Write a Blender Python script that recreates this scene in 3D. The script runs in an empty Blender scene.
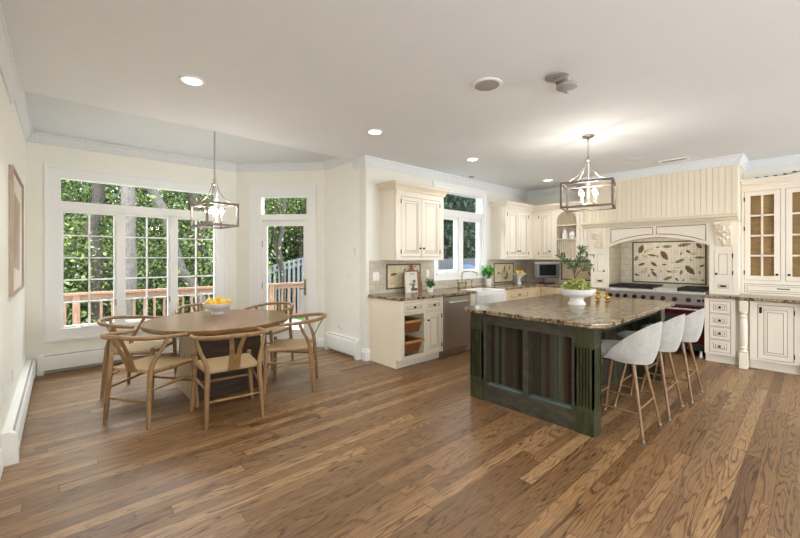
import bpy, bmesh, math, random
from math import sin, cos, pi, radians as R
from mathutils import Vector, Matrix
random.seed(7)
SC = bpy.context.scene
COL = SC.collection

# ---------------------------------------------------------------- camera, sky, sun, large lights, exposure
TH = R(47.875)
cam = bpy.data.objects.new('camera', bpy.data.cameras.new('camera')); COL.objects.link(cam)
cam.location = (0, 0, 1.434)
cam.rotation_euler = (pi/2, 0, TH - pi/2)
cam.data.sensor_width = 36; cam.data.lens = 376.6/800*36
cam.data.shift_y = -(269-257.15)/800
cam.data.clip_start = .02; cam.data.clip_end = 200
SC.camera = cam
SC.view_settings.view_transform = 'Standard'; SC.view_settings.look = 'None'
SC.view_settings.gamma = 1; SC.view_settings.use_curve_mapping = False
SC.view_settings.exposure = 0.18
SC.cycles.max_bounces = 10; SC.cycles.diffuse_bounces = 6; SC.cycles.glossy_bounces = 4
SC.cycles.transparent_max_bounces = 12
SC.cycles.sample_clamp_indirect = 6
SC.cycles.use_denoising = True
W = bpy.data.worlds.new('sky'); SC.world = W; W.use_nodes = True
bg = W.node_tree.nodes['Background']; bg.inputs[0].default_value = (.86, .93, 1, 1); bg.inputs[1].default_value = 6.3
def lamp(name, kind, loc, energy, rot=(0,0,0), col=(1,1,1), parent=None, **k):
    d = bpy.data.lights.new(name, kind); d.energy = energy; d.color = col
    for a, v in k.items(): setattr(d, a, v)
    o = bpy.data.objects.new(name, d); COL.objects.link(o); o.location = loc; o.rotation_euler = rot
    if parent: o.parent = parent
    return o
sun = lamp('sun', 'SUN', (-8, 4, 12), 4.5, (0, 0, 0), (1, .95, .86), angle=R(2)); sun.rotation_euler = Vector((.62, .2, -.75)).to_track_quat('-Z', 'Y').to_euler()
# fill lamps added behind the camera to brighten the room
lamp('rear_fill', 'AREA', (6.1, -4.83, 1.45), 110, (R(90), 0, 0), (.9, .96, 1), shape='RECTANGLE', size=2.3, size_y=2.0)
lamp('side_fill', 'AREA', (-.32, -2.6, 1.45), 90, (0, R(-90), 0), (.9, .96, 1), shape='RECTANGLE', size=2.0, size_y=3.2)  # unseen lamp added on the left, lighting the kitchen side
# unseen area lamp added above the deck to brighten the dining nook
lamp('deck_fill', 'AREA', (1.2, 8.6, 4.3), 620, (R(-52), 0, 0), (.92, .97, 1), shape='RECTANGLE', size=4.5, size_y=1.8)
# unseen spots added over and behind the camera to even out the room
for x, y in ((.9, -.6), (2.9, -.6), (5.0, -.4), (2.4, -3)):
    lamp('overhead_fill', 'SPOT', (x, y, 2.79), 36, (0,0,0), (.95, .98, 1), spot_size=R(150), spot_blend=.8, shadow_soft_size=.08)

# ---------------------------------------------------------------- materials
def lin(c):
    c = c/255
    return c/12.92 if c <= .04045 else ((c+.055)/1.055)**2.4
def RGB(h): return (lin(int(h[0:2],16)), lin(int(h[2:4],16)), lin(int(h[4:6],16)), 1)
class NT:
    def __init__(s, name):
        s.m = bpy.data.materials.new(name); s.m.use_nodes = True
        s.t = s.m.node_tree; s.b = s.t.nodes['Principled BSDF']
    def n(s, ty, **k):
        x = s.t.nodes.new('ShaderNode'+ty)
        for a, v in k.items(): setattr(x, a, v)
        return x
    def l(s, a, b): s.t.links.new(a, b)
    def math(s, op, a, b=None, c=None):
        x = s.n('Math', operation=op)
        for i, v in enumerate((a, b, c)):
            if v is None: continue
            if isinstance(v, (int, float)): x.inputs[i].default_value = v
            else: s.l(v, x.inputs[i])
        return x.outputs[0]
    def ramp(s, f, stops):
        x = s.n('ValToRGB'); e = x.color_ramp.elements
        while len(e) < len(stops): e.new(.5)
        for i, (p, c) in enumerate(stops): e[i].position = p; e[i].color = RGB(c) if isinstance(c, str) else c
        s.l(f, x.inputs[0]); return x.outputs[0]
    def mix(s, f, a, b, mode='MIX'):
        x = s.n('Mix', data_type='RGBA', blend_type=mode)
        for i, v in ((0, f), (6, a), (7, b)):
            if isinstance(v, str): x.inputs[i].default_value = RGB(v)
            elif isinstance(v, (int, float, tuple)): x.inputs[i].default_value = v
            else: s.l(v, x.inputs[i])
        return x.outputs[2]
    def noise(s, vec, scale, detail=3, rough=.5, dist=0):
        x = s.n('TexNoise'); x.inputs['Scale'].default_value = scale; x.inputs['Detail'].default_value = detail
        x.inputs['Roughness'].default_value = rough; x.inputs['Distortion'].default_value = dist
        if vec is not None: s.l(vec, x.inputs['Vector'])
        return x
    def obj(s): return s.n('TexCoord').outputs['Object']
    def gen(s): return s.n('NewGeometry').outputs['Position']
    def mapping(s, vec, sc=(1,1,1), rot=(0,0,0)):
        x = s.n('Mapping'); x.inputs['Scale'].default_value = sc; x.inputs['Rotation'].default_value = rot
        s.l(vec, x.inputs['Vector']); return x.outputs[0]
    def bump(s, h, strength=.2, dist=.01):
        x = s.n('Bump'); x.inputs['Strength'].default_value = strength; x.inputs['Distance'].default_value = dist
        s.l(h, x.inputs['Height']); s.l(x.outputs[0], s.b.inputs['Normal'])
def simple(name, hexc, rough=.5, metal=0, var=.06, nscale=6, stretch=(1,1,1), bump=0, coat=0, spec=.5):
    s = NT(name); v = s.mapping(s.obj(), stretch); nz = s.noise(v, nscale, 4)
    c = RGB(hexc); lo = tuple(max(0, x*(1-var)) for x in c[:3])+(1,); hi = tuple(min(1, x*(1+var)) for x in c[:3])+(1,)
    s.l(s.ramp(nz.outputs[0], [(.3, lo), (.7, hi)]), s.b.inputs['Base Color'])
    s.b.inputs['Roughness'].default_value = rough; s.b.inputs['Metallic'].default_value = metal
    s.b.inputs['Coat Weight'].default_value = coat; s.b.inputs['Specular IOR Level'].default_value = spec
    if bump: s.bump(nz.outputs[0], bump)
    return s.m
def emit(name, col, strength):
    s = NT(name); s.b.inputs['Base Color'].default_value = (*col, 1)
    s.b.inputs['Emission Color'].default_value = (*col, 1); s.b.inputs['Emission Strength'].default_value = strength
    return s.m
def glass(name, tint=(1,1,1,1)):
    s = NT(name); o = s.t.nodes['Material Output']; s.t.nodes.remove(s.b)
    tr = s.n('BsdfTransparent'); tr.inputs[0].default_value = tint
    gl = s.n('BsdfGlossy'); gl.inputs['Roughness'].default_value = .01
    fr = s.n('Fresnel'); fr.inputs[0].default_value = 1.16
    mx = s.n('MixShader'); s.l(fr.outputs[0], mx.inputs[0]); s.l(tr.outputs[0], mx.inputs[1]); s.l(gl.outputs[0], mx.inputs[2])
    s.l(mx.outputs[0], o.inputs[0]); return s.m
def wood(name, a, b, c, rough=.45, scale=1.0, axis='X', coat=0):
    s = NT(name); st = {'X': (1,9,9), 'Y': (9,1,9), 'Z': (9,9,1)}[axis]
    v = s.mapping(s.obj(), st); nz = s.noise(v, 4*scale, 6, .65, .6); n2 = s.noise(v, 22*scale, 3)
    f = s.math('ADD', s.math('MULTIPLY', nz.outputs[0], .75), s.math('MULTIPLY', n2.outputs[0], .25))
    s.l(s.ramp(f, [(.32, a), (.5, b), (.66, c)]), s.b.inputs['Base Color'])
    s.b.inputs['Roughness'].default_value = rough; s.b.inputs['Coat Weight'].default_value = coat
    s.bump(f, .08); return s.m
def floor_mat():
    s = NT('oak_floor'); g = s.obj(); x = s.n('SeparateXYZ'); s.l(g, x.inputs[0])
    wd = .086
    row = s.math('FLOOR', s.math('DIVIDE', x.outputs[1], wd)); fy = s.math('FRACT', s.math('DIVIDE', x.outputs[1], wd))
    wn = s.n('TexWhiteNoise', noise_dimensions='1D'); s.l(row, wn.inputs['W'])
    off = s.math('MULTIPLY', wn.outputs[0], 7.3)
    px = s.math('DIVIDE', s.math('ADD', x.outputs[0], off), 1.9)
    pl = s.math('FLOOR', px); fx = s.math('FRACT', px)
    pid = s.math('ADD', s.math('MULTIPLY', row, 17.13), s.math('MULTIPLY', pl, 3.71))
    w2 = s.n('TexWhiteNoise', noise_dimensions='1D'); s.l(pid, w2.inputs['W']); rnd = w2.outputs[0]
    w3 = s.n('TexWhiteNoise', noise_dimensions='1D'); s.l(s.math('ADD', pid, 91.7), w3.inputs['W']); rnd2 = w3.outputs[0]
    # growth-ring figure: height field stretched along the board, shifted per board
    cx = s.n('CombineXYZ'); s.l(s.math('ADD', s.math('MULTIPLY', x.outputs[0], .6), s.math('MULTIPLY', rnd, 60)), cx.inputs[0])
    s.l(s.math('ADD', s.math('MULTIPLY', x.outputs[1], 6), s.math('MULTIPLY', rnd2, 40)), cx.inputs[1])
    big = s.noise(cx.outputs[0], 1.35, 2.5, .5, .25)
    freq = s.math('ADD', 11, s.math('MULTIPLY', rnd2, 10))
    ring = s.math('FRACT', s.math('MULTIPLY', big.outputs[0], freq))
    c2 = s.n('CombineXYZ'); s.l(s.math('MULTIPLY', x.outputs[0], 5), c2.inputs[0]); s.l(s.math('MULTIPLY', x.outputs[1], 150), c2.inputs[1])
    fine = s.noise(c2.outputs[0], 1.6, 5, .65)
    ring2 = s.math('ADD', ring, s.math('MULTIPLY', s.math('SUBTRACT', fine.outputs[0], .5), .3))
    rk = s.ramp(ring2, [(.0, (.1,.1,.1,1)), (.08, (.2,.2,.2,1)), (.3, (.85,.85,.85,1)), (.6, (1,1,1,1)), (.93, (1,1,1,1)), (1, (.15,.15,.15,1))])
    base = s.ramp(rnd, [(0, '7A5B3C'), (.35, '8A6947'), (.65, '997651'), (.88, 'A98760'), (1, '6C4E35')])
    tone = s.ramp(fine.outputs[0], [(.32, (.55,.52,.48,1)), (.6, (1.1,1.08,1.05,1))])
    c = s.mix(1, base, tone, 'MULTIPLY')
    dark = s.mix(1, c, (.26, .21, .17, 1), 'MULTIPLY')
    w5 = s.n('TexWhiteNoise', noise_dimensions='1D'); s.l(s.math('ADD', pid, 33.3), w5.inputs['W'])
    c = s.mix(s.math('ADD', rk, s.math('MULTIPLY', s.math('SUBTRACT', 1, rk), s.math('MULTIPLY', w5.outputs[0], .4))), dark, c)
    ln = s.math('MULTIPLY', s.math('GREATER_THAN', fy, .025), s.math('GREATER_THAN', fx, .0022))
    c = s.mix(s.math('SUBTRACT', 1, ln), c, '4A3424')
    s.l(c, s.b.inputs['Base Color'])
    s.l(s.math('ADD', .3, s.math('MULTIPLY', fine.outputs[0], .16)), s.b.inputs['Roughness'])
    s.b.inputs['Specular IOR Level'].default_value = .45
    s.bump(s.math('MULTIPLY', rk, ln), .06, .004)
    return s.m
def granite(name):
    s = NT(name); g = s.obj()
    a = s.noise(g, 15, 8, .8, .6); b = s.noise(g, 60, 5, .75); v = s.n('TexVoronoi'); v.inputs['Scale'].default_value = 75; s.l(g, v.inputs['Vector'])
    f = s.math('ADD', s.math('MULTIPLY', a.outputs[0], .72), s.math('MULTIPLY', b.outputs[0], .28))
    c = s.ramp(f, [(.40, '14100B'), (.445, '3E3022'), (.48, '74604A'), (.515, 'A09074'), (.545, '806A4E'), (.6, 'D2C6AE')])
    sp = s.ramp(v.outputs['Distance'], [(0, (.32,.29,.24,1)), (.22, (1,1,1,1))])
    c = s.mix(.55, c, sp, 'MULTIPLY')
    s.l(c, s.b.inputs['Base Color']); s.b.inputs['Roughness'].default_value = .16; s.b.inputs['Specular IOR Level'].default_value = .2
    return s.m
def tile(name, axis, a, b, mortar, bw=.15, bh=.075, rough=.35, off=.5):
    s = NT(name); x = s.n('SeparateXYZ'); s.l(s.gen(), x.inputs[0]); c = s.n('CombineXYZ')
    s.l(x.outputs[axis], c.inputs[0]); s.l(x.outputs[2], c.inputs[1])
    br = s.n('TexBrick'); br.offset = off; s.l(c.outputs[0], br.inputs['Vector'])
    br.inputs['Color1'].default_value = RGB(a); br.inputs['Color2'].default_value = RGB(b); br.inputs['Mortar'].default_value = RGB(mortar)
    br.inputs['Scale'].default_value = 1; br.inputs['Brick Width'].default_value = bw; br.inputs['Row Height'].default_value = bh
    br.inputs['Mortar Size'].default_value = .0035; br.inputs['Mortar Smooth'].default_value = .3
    nz = s.noise(s.gen(), 14, 5, .6)
    col = s.mix(.35, br.outputs[0], s.ramp(nz.outputs[0], [(.3, 'A89C88'), (.7, 'E8DFCC')]), 'MULTIPLY')
    s.l(col, s.b.inputs['Base Color']); s.b.inputs['Roughness'].default_value = rough
    s.bump(s.math('SUBTRACT', 1, br.outputs['Fac']), .3, .003); return s.m
M = {}
M['floor'] = floor_mat()
M['wall'] = simple('wall_paint', 'EFEDE3', .75, var=.012)
M['wall_sink'] = simple('wall_paint_pale', 'E4E2D8', .75, var=.012)
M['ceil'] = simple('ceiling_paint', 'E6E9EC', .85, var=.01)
M['ceil_shaded'] = simple('ceiling_paint_shaded', 'D9DDE0', .85, var=.01)  # darker copy of the ceiling paint, stands in for shade in the bay
M['white'] = simple('white_trim', 'F0F0EE', .4, var=.01)
s = NT('embossed_crown'); vv = s.n('TexVoronoi', feature='SMOOTH_F1'); vv.inputs['Scale'].default_value = 55; s.l(s.obj(), vv.inputs['Vector'])
nz = s.noise(s.obj(), 45, 3, .5, 1.5); s.b.inputs['Base Color'].default_value = RGB('E3E5E7'); s.b.inputs['Roughness'].default_value = .5
s.bump(s.math('ADD', vv.outputs[0], nz.outputs[0]), .6, .015); M['crown'] = s.m
def cream(name, hexc):
    s = NT(name); nz = s.noise(s.mapping(s.obj(), (3,3,.8)), 3, 5, .6)
    c = s.ramp(nz.outputs[0], [(.3, hexc), (.75, hexc)])
    c = s.mix(s.math('MULTIPLY', nz.outputs[0], .2), c, 'CDBBA0')
    s.l(c, s.b.inputs['Base Color']); s.b.inputs['Roughness'].default_value = .42; return s.m
M['cream'] = cream('cream_cabinet_paint', 'EBE2D3')
M['creamw'] = cream('cream_cabinet_paint_warm', 'E9DEC8')
M['creamtan'] = cream('tan_cream_paint', 'DDC8A4')
M['glaze'] = simple('brown_glaze', '5E4630', .6, var=.15)
M['cabin'] = simple('cabinet_interior', 'C4AA82', .6, var=.15, stretch=(2,2,8))
M['knob'] = simple('oil_bronze', '2E241C', .35, .7)
M['granite'] = granite('granite')
M['tile_sink'] = tile('wall_tile_sink', 0, 'D6CFBF', 'CBC3B2', 'B5AC9B')
M['tile_range'] = tile('wall_tile_range', 1, 'DED7C6', 'D6CEBC', 'BCB29E', .1, .1)
M['tile_side'] = tile('wall_tile_niche_side', 0, 'CFC4AD', 'C4B9A2', 'AEA28B', .1, .1)
M['mosaic'] = tile('mosaic_field', 1, 'ECE6D8', 'E4DDCD', 'CDC4B0', .042, .042, .3, 0)
M['mural'] = simple('mural_stone', 'D4C5A5', .5, var=.12, nscale=12)
M['border'] = simple('mural_border_dark', '5B5034', .4, var=.4, nscale=60)
M['leaf_a'] = simple('leaf_tile_brown', '6E4A28', .4, var=.35, nscale=30)
M['leaf_b'] = simple('leaf_tile_olive', '7A6C3E', .4, var=.35, nscale=30)
M['leaf_c'] = simple('leaf_tile_pale', 'C3B085', .4, var=.15, nscale=30)
M['steel'] = simple('brushed_steel', 'D2D0CB', .36, .75, var=.06, nscale=30, stretch=(1,1,14))
M['steel2'] = simple('dishwasher_steel', 'BDB5A9', .38, .9, var=.05, nscale=30, stretch=(1,1,14))
M['black'] = simple('black_iron', '141414', .45)
M['red'] = simple('burgundy_enamel', '420E12', .22, var=.1, coat=.5)
M['green'] = NT('dark_green_paint').m
s = NT('distressed_green'); nz = s.noise(s.mapping(s.obj(), (5,5,.9)), 5, 6, .7)
s.l(s.ramp(nz.outputs[0], [(.3, '1E2015'), (.5, '33371F'), (.68, '43452B'), (.8, '56543A')]), s.b.inputs['Base Color'])
s.b.inputs['Roughness'].default_value = .4; M['green'] = s.m
s = NT('weathered_green_brown'); nz = s.noise(s.mapping(s.obj(), (5,1.5,3)), 5, 6, .7)
s.l(s.ramp(nz.outputs[0], [(.3, '29271E'), (.5, '3E3A2F'), (.7, '504B3E')]), s.b.inputs['Base Color'])
s.b.inputs['Roughness'].default_value = .5; M['frame_brown'] = s.m
s = NT('striped_boards'); x = s.n('SeparateXYZ'); s.l(s.obj(), x.inputs[0])
w1 = s.n('TexWhiteNoise', noise_dimensions='1D'); s.l(s.math('FLOOR', s.math('DIVIDE', s.math('ADD', x.outputs[0], x.outputs[1]), .0405)), w1.inputs['W'])
nz = s.noise(s.mapping(s.obj(), (30,30,1.2)), 3, 6, .7)
c = s.ramp(w1.outputs[0], [(0, '2A2218'), (.2, '3C2C1E'), (.4, '453526'), (.55, '30301F'), (.7, '3E3724'), (.86, '474C3E'), (1, '361C16')])
c = s.mix(1, c, s.ramp(nz.outputs[0], [(.3, (.55,.55,.55,1)), (.7, (1.25,1.25,1.2,1))]), 'MULTIPLY')
s.l(c, s.b.inputs['Base Color']); s.b.inputs['Roughness'].default_value = .7; s.b.inputs['Specular IOR Level'].default_value = .25; M['boards'] = s.m
M['teal'] = simple('worn_teal_paint', '55655E', .5, var=.3, nscale=9)
M['oak'] = wood('oak_chair', '745734', '8A6A42', 'A07F54', .45, 1, 'Z')
M['oak_table'] = wood('oak_tabletop', '6A4A2C', '805C38', '946E46', .27, .9, 'X', .0)
M['oak_base'] = wood('oak_base_shaded', '2A1D14', '3A291B', '4A3524', .8, .9, 'X')  # pedestal oak with the shadow on its front put into the colour
M['base_lit'] = wood('oak_base_lit', '9C8668', 'B7A184', 'CBB79A', .4, .9, 'Z')  # same pedestal oak painted paler, as if its sides catch the light
s = NT('paper_cord'); wv = s.n('TexWave', bands_direction='DIAGONAL'); wv.inputs['Scale'].default_value = 55; wv.inputs['Distortion'].default_value = .6; s.l(s.obj(), wv.inputs['Vector'])
s.l(s.ramp(wv.outputs[0], [(.1, '8F7652'), (.7, 'BFA47C')]), s.b.inputs['Base Color']); s.b.inputs['Roughness'].default_value = .8
s.bump(wv.outputs[0], .4, .003); M['cord'] = s.m
s = NT('grey_upholstery'); nz = s.noise(s.obj(), 160, 3, .6); n2 = s.noise(s.obj(), 12, 4)
s.l(s.ramp(s.math('ADD', s.math('MULTIPLY', nz.outputs[0], .6), s.math('MULTIPLY', n2.outputs[0], .4)), [(.35, '8F8B85'), (.65, 'B0ACA5')]), s.b.inputs['Base Color'])
s.b.inputs['Roughness'].default_value = .9; s.b.inputs['Sheen Weight'].default_value = .25; s.bump(nz.outputs[0], .25, .003); M['fabric'] = s.m
M['stoolleg'] = wood('tan_wood_leg', '6A4D34', '826242', '957452', .4, 1, 'Z')
M['ceramic'] = simple('white_ceramic', 'E4E1DC', .3, var=.03, bump=.03, nscale=20)
M['lemon'] = simple('lemon_skin', 'E5B62A', .4, var=.12, nscale=25, bump=.1)
M['lemon2'] = simple('lemon_skin_deep', 'E0B236', .4, var=.12, nscale=25, bump=.1)
M['brass'] = simple('polished_brass', 'C9A24C', .2, 1, var=.1)
M['nickel'] = simple('faucet_brass', 'B3A381', .25, .9)
M['iron'] = simple('bronze_grey_metal', '6E635C', .45, .35, var=.15)
M['silverpaint'] = simple('brushed_nickel', 'A9A29A', .35, .8)
M['ceilfix'] = simple('grey_fixture', '9B9894', .5)
M['bulb'] = emit('lit_bulb', (1, .9, .75), 110)
M['candle'] = simple('candle_sleeve', 'E8E0D4', .5)
M['lens'] = emit('lit_lens', (1, .96, .9), 9)
M['glass'] = glass('window_glass'); M['glass_dark'] = glass('cabinet_glass', (.95,.92,.86,1))
M['frame_pic'] = wood('picture_frame_wood', 'A08C78', 'B5A28E', 'C4B29E', .5, 1, 'Z')
M['paper'] = simple('art_paper', 'E9E1D2', .8, var=.08, nscale=4)
M['plastic'] = simple('white_plastic', 'E9E7E2', .4, var=.01)
M['heater'] = simple('heater_enamel', 'E6E5DF', .4, var=.02)
M['dark'] = simple('dark_recess', '1C1A18', .8)
M['wicker'] = simple('wicker', '80502A', .7, var=.4, nscale=60, stretch=(1,1,3), bump=.4)
M['wickerrim'] = wood('basket_rim_wood', 'A5713E', 'B98552', 'C9986A', .5)
M['board'] = wood('cutting_board_wood', '7A5230', '93683F', 'A67B50', .5, 1, 'Z')
M['cover'] = simple('book_cover', 'E6DCD0', .5, var=.03); M['coverink'] = simple('book_ink', '5A5048', .6, var=.6, nscale=40); M['covertext'] = simple('book_lettering', 'A39A90', .6)
M['plant'] = simple('plant_leaf', '3E7A2A', .45, var=.4, nscale=20); M['plant2'] = simple('bright_leaf', '52A83E', .45, var=.3, nscale=20)
M['olive'] = simple('olive_leaf', '5E6F4E', .5, var=.4, nscale=30); M['twig'] = simple('twig_bark', '5A4632', .8, var=.3, nscale=40)
M['grape'] = simple('green_bud', '858E3E', .45, var=.3, nscale=20); M['grape2'] = simple('green_bud_pale', 'A2A65E', .45, var=.2, nscale=20)
M['tv'] = simple('silver_plastic', '6C6C6C', .4, .3); M['screen'] = simple('screen_black', '070708', .5, spec=.2)
M['cedar'] = wood('cedar_deck', '5E4838', '7A5E4A', '94765C', .7, 1, 'X'); M['cedarv'] = wood('cedar_upright', '5E4838', '7A5E4A', '94765C', .7, 1, 'Z')
M['deckgrey'] = wood('deck_boards', '7A7876', '8C8A88', '9C9A98', .8, 1, 'X')
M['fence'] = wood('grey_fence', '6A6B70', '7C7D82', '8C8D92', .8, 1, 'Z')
M['bark'] = simple('tree_bark', '423C36', .9, var=.45, nscale=14, stretch=(3,3,.7), bump=.6)
M['birch'] = simple('pale_bark', '5E5954', .9, var=.4, nscale=12, stretch=(3,3,.8), bump=.5)
M['darkbark'] = simple('dark_bark', '463C34', .9, var=.45, nscale=14, stretch=(3,3,.7), bump=.6)
M['grass'] = simple('lawn_grass', '5E8A36', .9, var=.35, nscale=5); M['forest'] = simple('forest_floor', '3E4A24', .95, var=.5, nscale=2)
def leafmat(n, h, v):
    s = NT(n); nz = s.noise(s.gen(), 9, 3); c = RGB(h)
    lo = tuple(x*(1-v) for x in c[:3])+(1,); hi = tuple(min(1, x*(1+v)) for x in c[:3])+(1,)
    col = s.ramp(nz.outputs[0], [(.3, lo), (.7, hi)]); s.l(col, s.b.inputs['Base Color']); s.b.inputs['Roughness'].default_value = .6
    o = s.t.nodes['Material Output']; tl = s.n('BsdfTranslucent'); s.l(col, tl.inputs[0])
    mx = s.n('MixShader'); mx.inputs[0].default_value = .4; s.l(s.b.outputs[0], mx.inputs[1]); s.l(tl.outputs[0], mx.inputs[2]); s.l(mx.outputs[0], o.inputs[0])
    return s.m
M['lf1'] = leafmat('leaf_mid', '66783F', .4); M['lf2'] = leafmat('leaf_dark', '3A4C2C', .4); M['lf3'] = leafmat('leaf_light', '9DB062', .3); M['lf4'] = leafmat('leaf_grey', '8A9880', .3)
M['lf5'] = leafmat('leaf_shaded', '1A2E1C', .4); M['lf6'] = leafmat('leaf_shaded_dull', '2A4230', .4)  # shade outside the sink window put into these dark leaf colours
M['fence_dark'] = wood('dark_board_fence', '35363B', '424348', '4E4F54', .9, 1, 'Z')  # board fence grey kept dark so the bright sky does not overexpose it
M['tarp'] = simple('blue_tarp', '173656', .6, var=.2); M['tarpdark'] = simple('dark_cover', '2A3438', .7, var=.3)

# ---------------------------------------------------------------- mesh helpers
def woff(o):
    v = Vector((0,0,0))
    while o is not None: v += o.location; o = o.parent
    return v
class MB:
    def __init__(s, fr=None): s.v = []; s.f = []; s.m = []; s.fr = fr
    def add(s, vs, fs, m=0):
        n = len(s.v)
        s.v += [tuple(s.fr(*p)) if s.fr else tuple(p) for p in vs]
        s.f += [tuple(n+i for i in f) for f in fs]; s.m += [m]*len(fs); return s
    def box(s, a0, a1, b0, b1, c0, c1, m=0):
        vs = [(a,b,c) for a in (a0,a1) for b in (b0,b1) for c in (c0,c1)]
        return s.add(vs, [(0,1,3,2),(4,6,7,5),(0,4,5,1),(2,3,7,6),(0,2,6,4),(1,5,7,3)], m)
    def frust(s, o, i, d0, d1, m=0):      # raised panel: outer rect at depth d0, inner at d1 ; rect=(u0,u1,z0,z1)
        vs = [(o[0],d0,o[2]),(o[1],d0,o[2]),(o[1],d0,o[3]),(o[0],d0,o[3]),(i[0],d1,i[2]),(i[1],d1,i[2]),(i[1],d1,i[3]),(i[0],d1,i[3])]
        return s.add(vs, [(3,2,1,0),(4,5,6,7),(0,1,5,4),(1,2,6,5),(2,3,7,6),(3,0,4,7)], m)
    def tube(s, pts, rad, n=10, m=0, closed=False):
        pts = [Vector(p) for p in pts]; k = len(pts)
        rr = rad if isinstance(rad, (list, tuple)) else [rad]*k
        ts = []
        for i in range(k):
            a = pts[i-1] if (i > 0 or closed) else pts[i]; b = pts[(i+1) % k] if (i < k-1 or closed) else pts[i]
            ts.append((b-a).normalized())
        up = Vector((0,0,1)) if abs(ts[0].z) < .9 else Vector((1,0,0))
        x = ts[0].cross(up).normalized(); vs = []
        for i in range(k):
            x = (x - ts[i]*x.dot(ts[i])).normalized(); y = ts[i].cross(x)
            for j in range(n):
                a = 2*pi*j/n; vs.append(pts[i]+x*cos(a)*rr[i]+y*sin(a)*rr[i])
        fs = []
        for i in range(k if closed else k-1):
            for j in range(n):
                a, b = i*n+j, i*n+(j+1) % n; c, d = ((i+1) % k)*n+(j+1) % n, ((i+1) % k)*n+j
                fs.append((a,b,c,d))
        if not closed: fs += [tuple(range(n))[::-1], tuple((k-1)*n+j for j in range(n))]
        return s.add(vs, fs, m)
    def cyl(s, p, q, r, n=16, m=0): return s.tube([p, q], r, n, m)
    def lathe(s, prof, c=(0,0,0), n=24, m=0, sx=1, sy=1):
        vs = []; k = len(prof)
        for r, z in prof:
            for j in range(n): a = 2*pi*j/n; vs.append((c[0]+r*sx*cos(a), c[1]+r*sy*sin(a), c[2]+z))
        fs = [(i*n+j, i*n+(j+1) % n, (i+1)*n+(j+1) % n, (i+1)*n+j) for i in range(k-1) for j in range(n)]
        fs += [tuple(range(n))[::-1], tuple((k-1)*n+j for j in range(n))]
        return s.add(vs, fs, m)
    def ball(s, c, r, n=10, m=0, sz=1, rot=None):
        k = max(4, n//2+1); vs = []
        rx = r if isinstance(r, (tuple, list)) else (r, r, r*sz)
        for i in range(k+1):
            t = pi*i/k
            for j in range(n):
                a = 2*pi*j/n; p = Vector((rx[0]*sin(t)*cos(a), rx[1]*sin(t)*sin(a), rx[2]*cos(t)))
                if rot: p = rot @ p
                vs.append(Vector(c)+p)
        fs = [(i*n+j, (i+1)*n+j, (i+1)*n+(j+1) % n, i*n+(j+1) % n) for i in range(k) for j in range(n)]
        return s.add(vs, fs, m)
    def prism(s, poly, h0, h1, m=0, f=None):      # poly in (a,b), extruded on third; f maps (a,b,h)->xyz
        f = f or (lambda a, b, h: (a, b, h)); n = len(poly)
        vs = [f(a, b, h0) for a, b in poly]+[f(a, b, h1) for a, b in poly]
        return s.add(vs, [tuple(range(n))[::-1], tuple(range(n, 2*n))]+[(i, (i+1) % n, n+(i+1) % n, n+i) for i in range(n)], m)
    def sweep(s, path, prof, m=0, z=0, closed=False):      # mitred horizontal sweep, profile offset to the right of travel
        k = len(path); P = [Vector(p) for p in path]; vs = []; q = len(prof)
        for i in range(k):
            n1 = n2 = None
            if i > 0 or closed: d = (P[i]-P[i-1]).normalized(); n1 = Vector((d.y, -d.x))
            if i < k-1 or closed: d = (P[(i+1) % k]-P[i]).normalized(); n2 = Vector((d.y, -d.x))
            n1 = n1 or n2; n2 = n2 or n1
            mt = (n1+n2)/(1+n1.dot(n2))
            for o, h in prof: vs.append((P[i].x+mt.x*o, P[i].y+mt.y*o, z+h))
        fs = [(i*q+j, i*q+(j+1) % q, ((i+1) % k)*q+(j+1) % q, ((i+1) % k)*q+j) for i in range(k if closed else k-1) for j in range(q)]
        if not closed: fs += [tuple(range(q))[::-1], tuple((k-1)*q+j for j in range(q))]
        return s.add(vs, fs, m)
    def face(s, u0, u1, z0, z1, holes, d0, d1, m=0):
        us = sorted({u0, u1, *[min(max(x, u0), u1) for h in holes for x in h[:2]]}); 
        for i in range(len(us)-1):
            if us[i+1]-us[i] < 1e-6: continue
            c = (us[i]+us[i+1])/2; hs = sorted([(h[2], h[3]) for h in holes if h[0] < c < h[1]]); z = z0
            for a, b in hs:
                if a > z+1e-6: s.box(us[i], us[i+1], d0, d1, z, a, m)
                z = max(z, b)
            if z1 > z+1e-6: s.box(us[i], us[i+1], d0, d1, z, z1, m)
        return s
    def build(s, name, mat, parent=None, smooth=False, bevel=0, seg=2, sub=0, off=True, label=None, cuts=None):
        me = bpy.data.meshes.new(name); o3 = woff(parent) if (parent and off) else Vector((0,0,0))
        me.from_pydata([Vector(v)-o3 for v in s.v], [], s.f)
        mats = mat if isinstance(mat, (list, tuple)) else [mat]
        for x in mats: me.materials.append(M[x])
        me.polygons.foreach_set('material_index', s.m)
        b = bmesh.new(); b.from_mesh(me); bmesh.ops.recalc_face_normals(b, faces=b.faces); b.to_mesh(me); b.free()
        if smooth: me.shade_smooth(); me.set_sharp_from_angle(angle=R(40))
        me.update()
        o = bpy.data.objects.new(name, me); COL.objects.link(o)
        if parent: o.parent = parent
        if bevel: b = o.modifiers.new('bevel', 'BEVEL'); b.width = bevel; b.segments = seg; b.limit_method = 'ANGLE'; b.angle_limit = R(35)
        if sub: b = o.modifiers.new('sub', 'SUBSURF'); b.levels = sub; b.render_levels = sub
        if label: o['label'] = label
        return o
def tag(o, label=None, cat=None, group=None, kind=None):
    if label: o['label'] = label
    if cat: o['category'] = cat
    if group: o['group'] = group
    if kind: o['kind'] = kind
    return o
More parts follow.
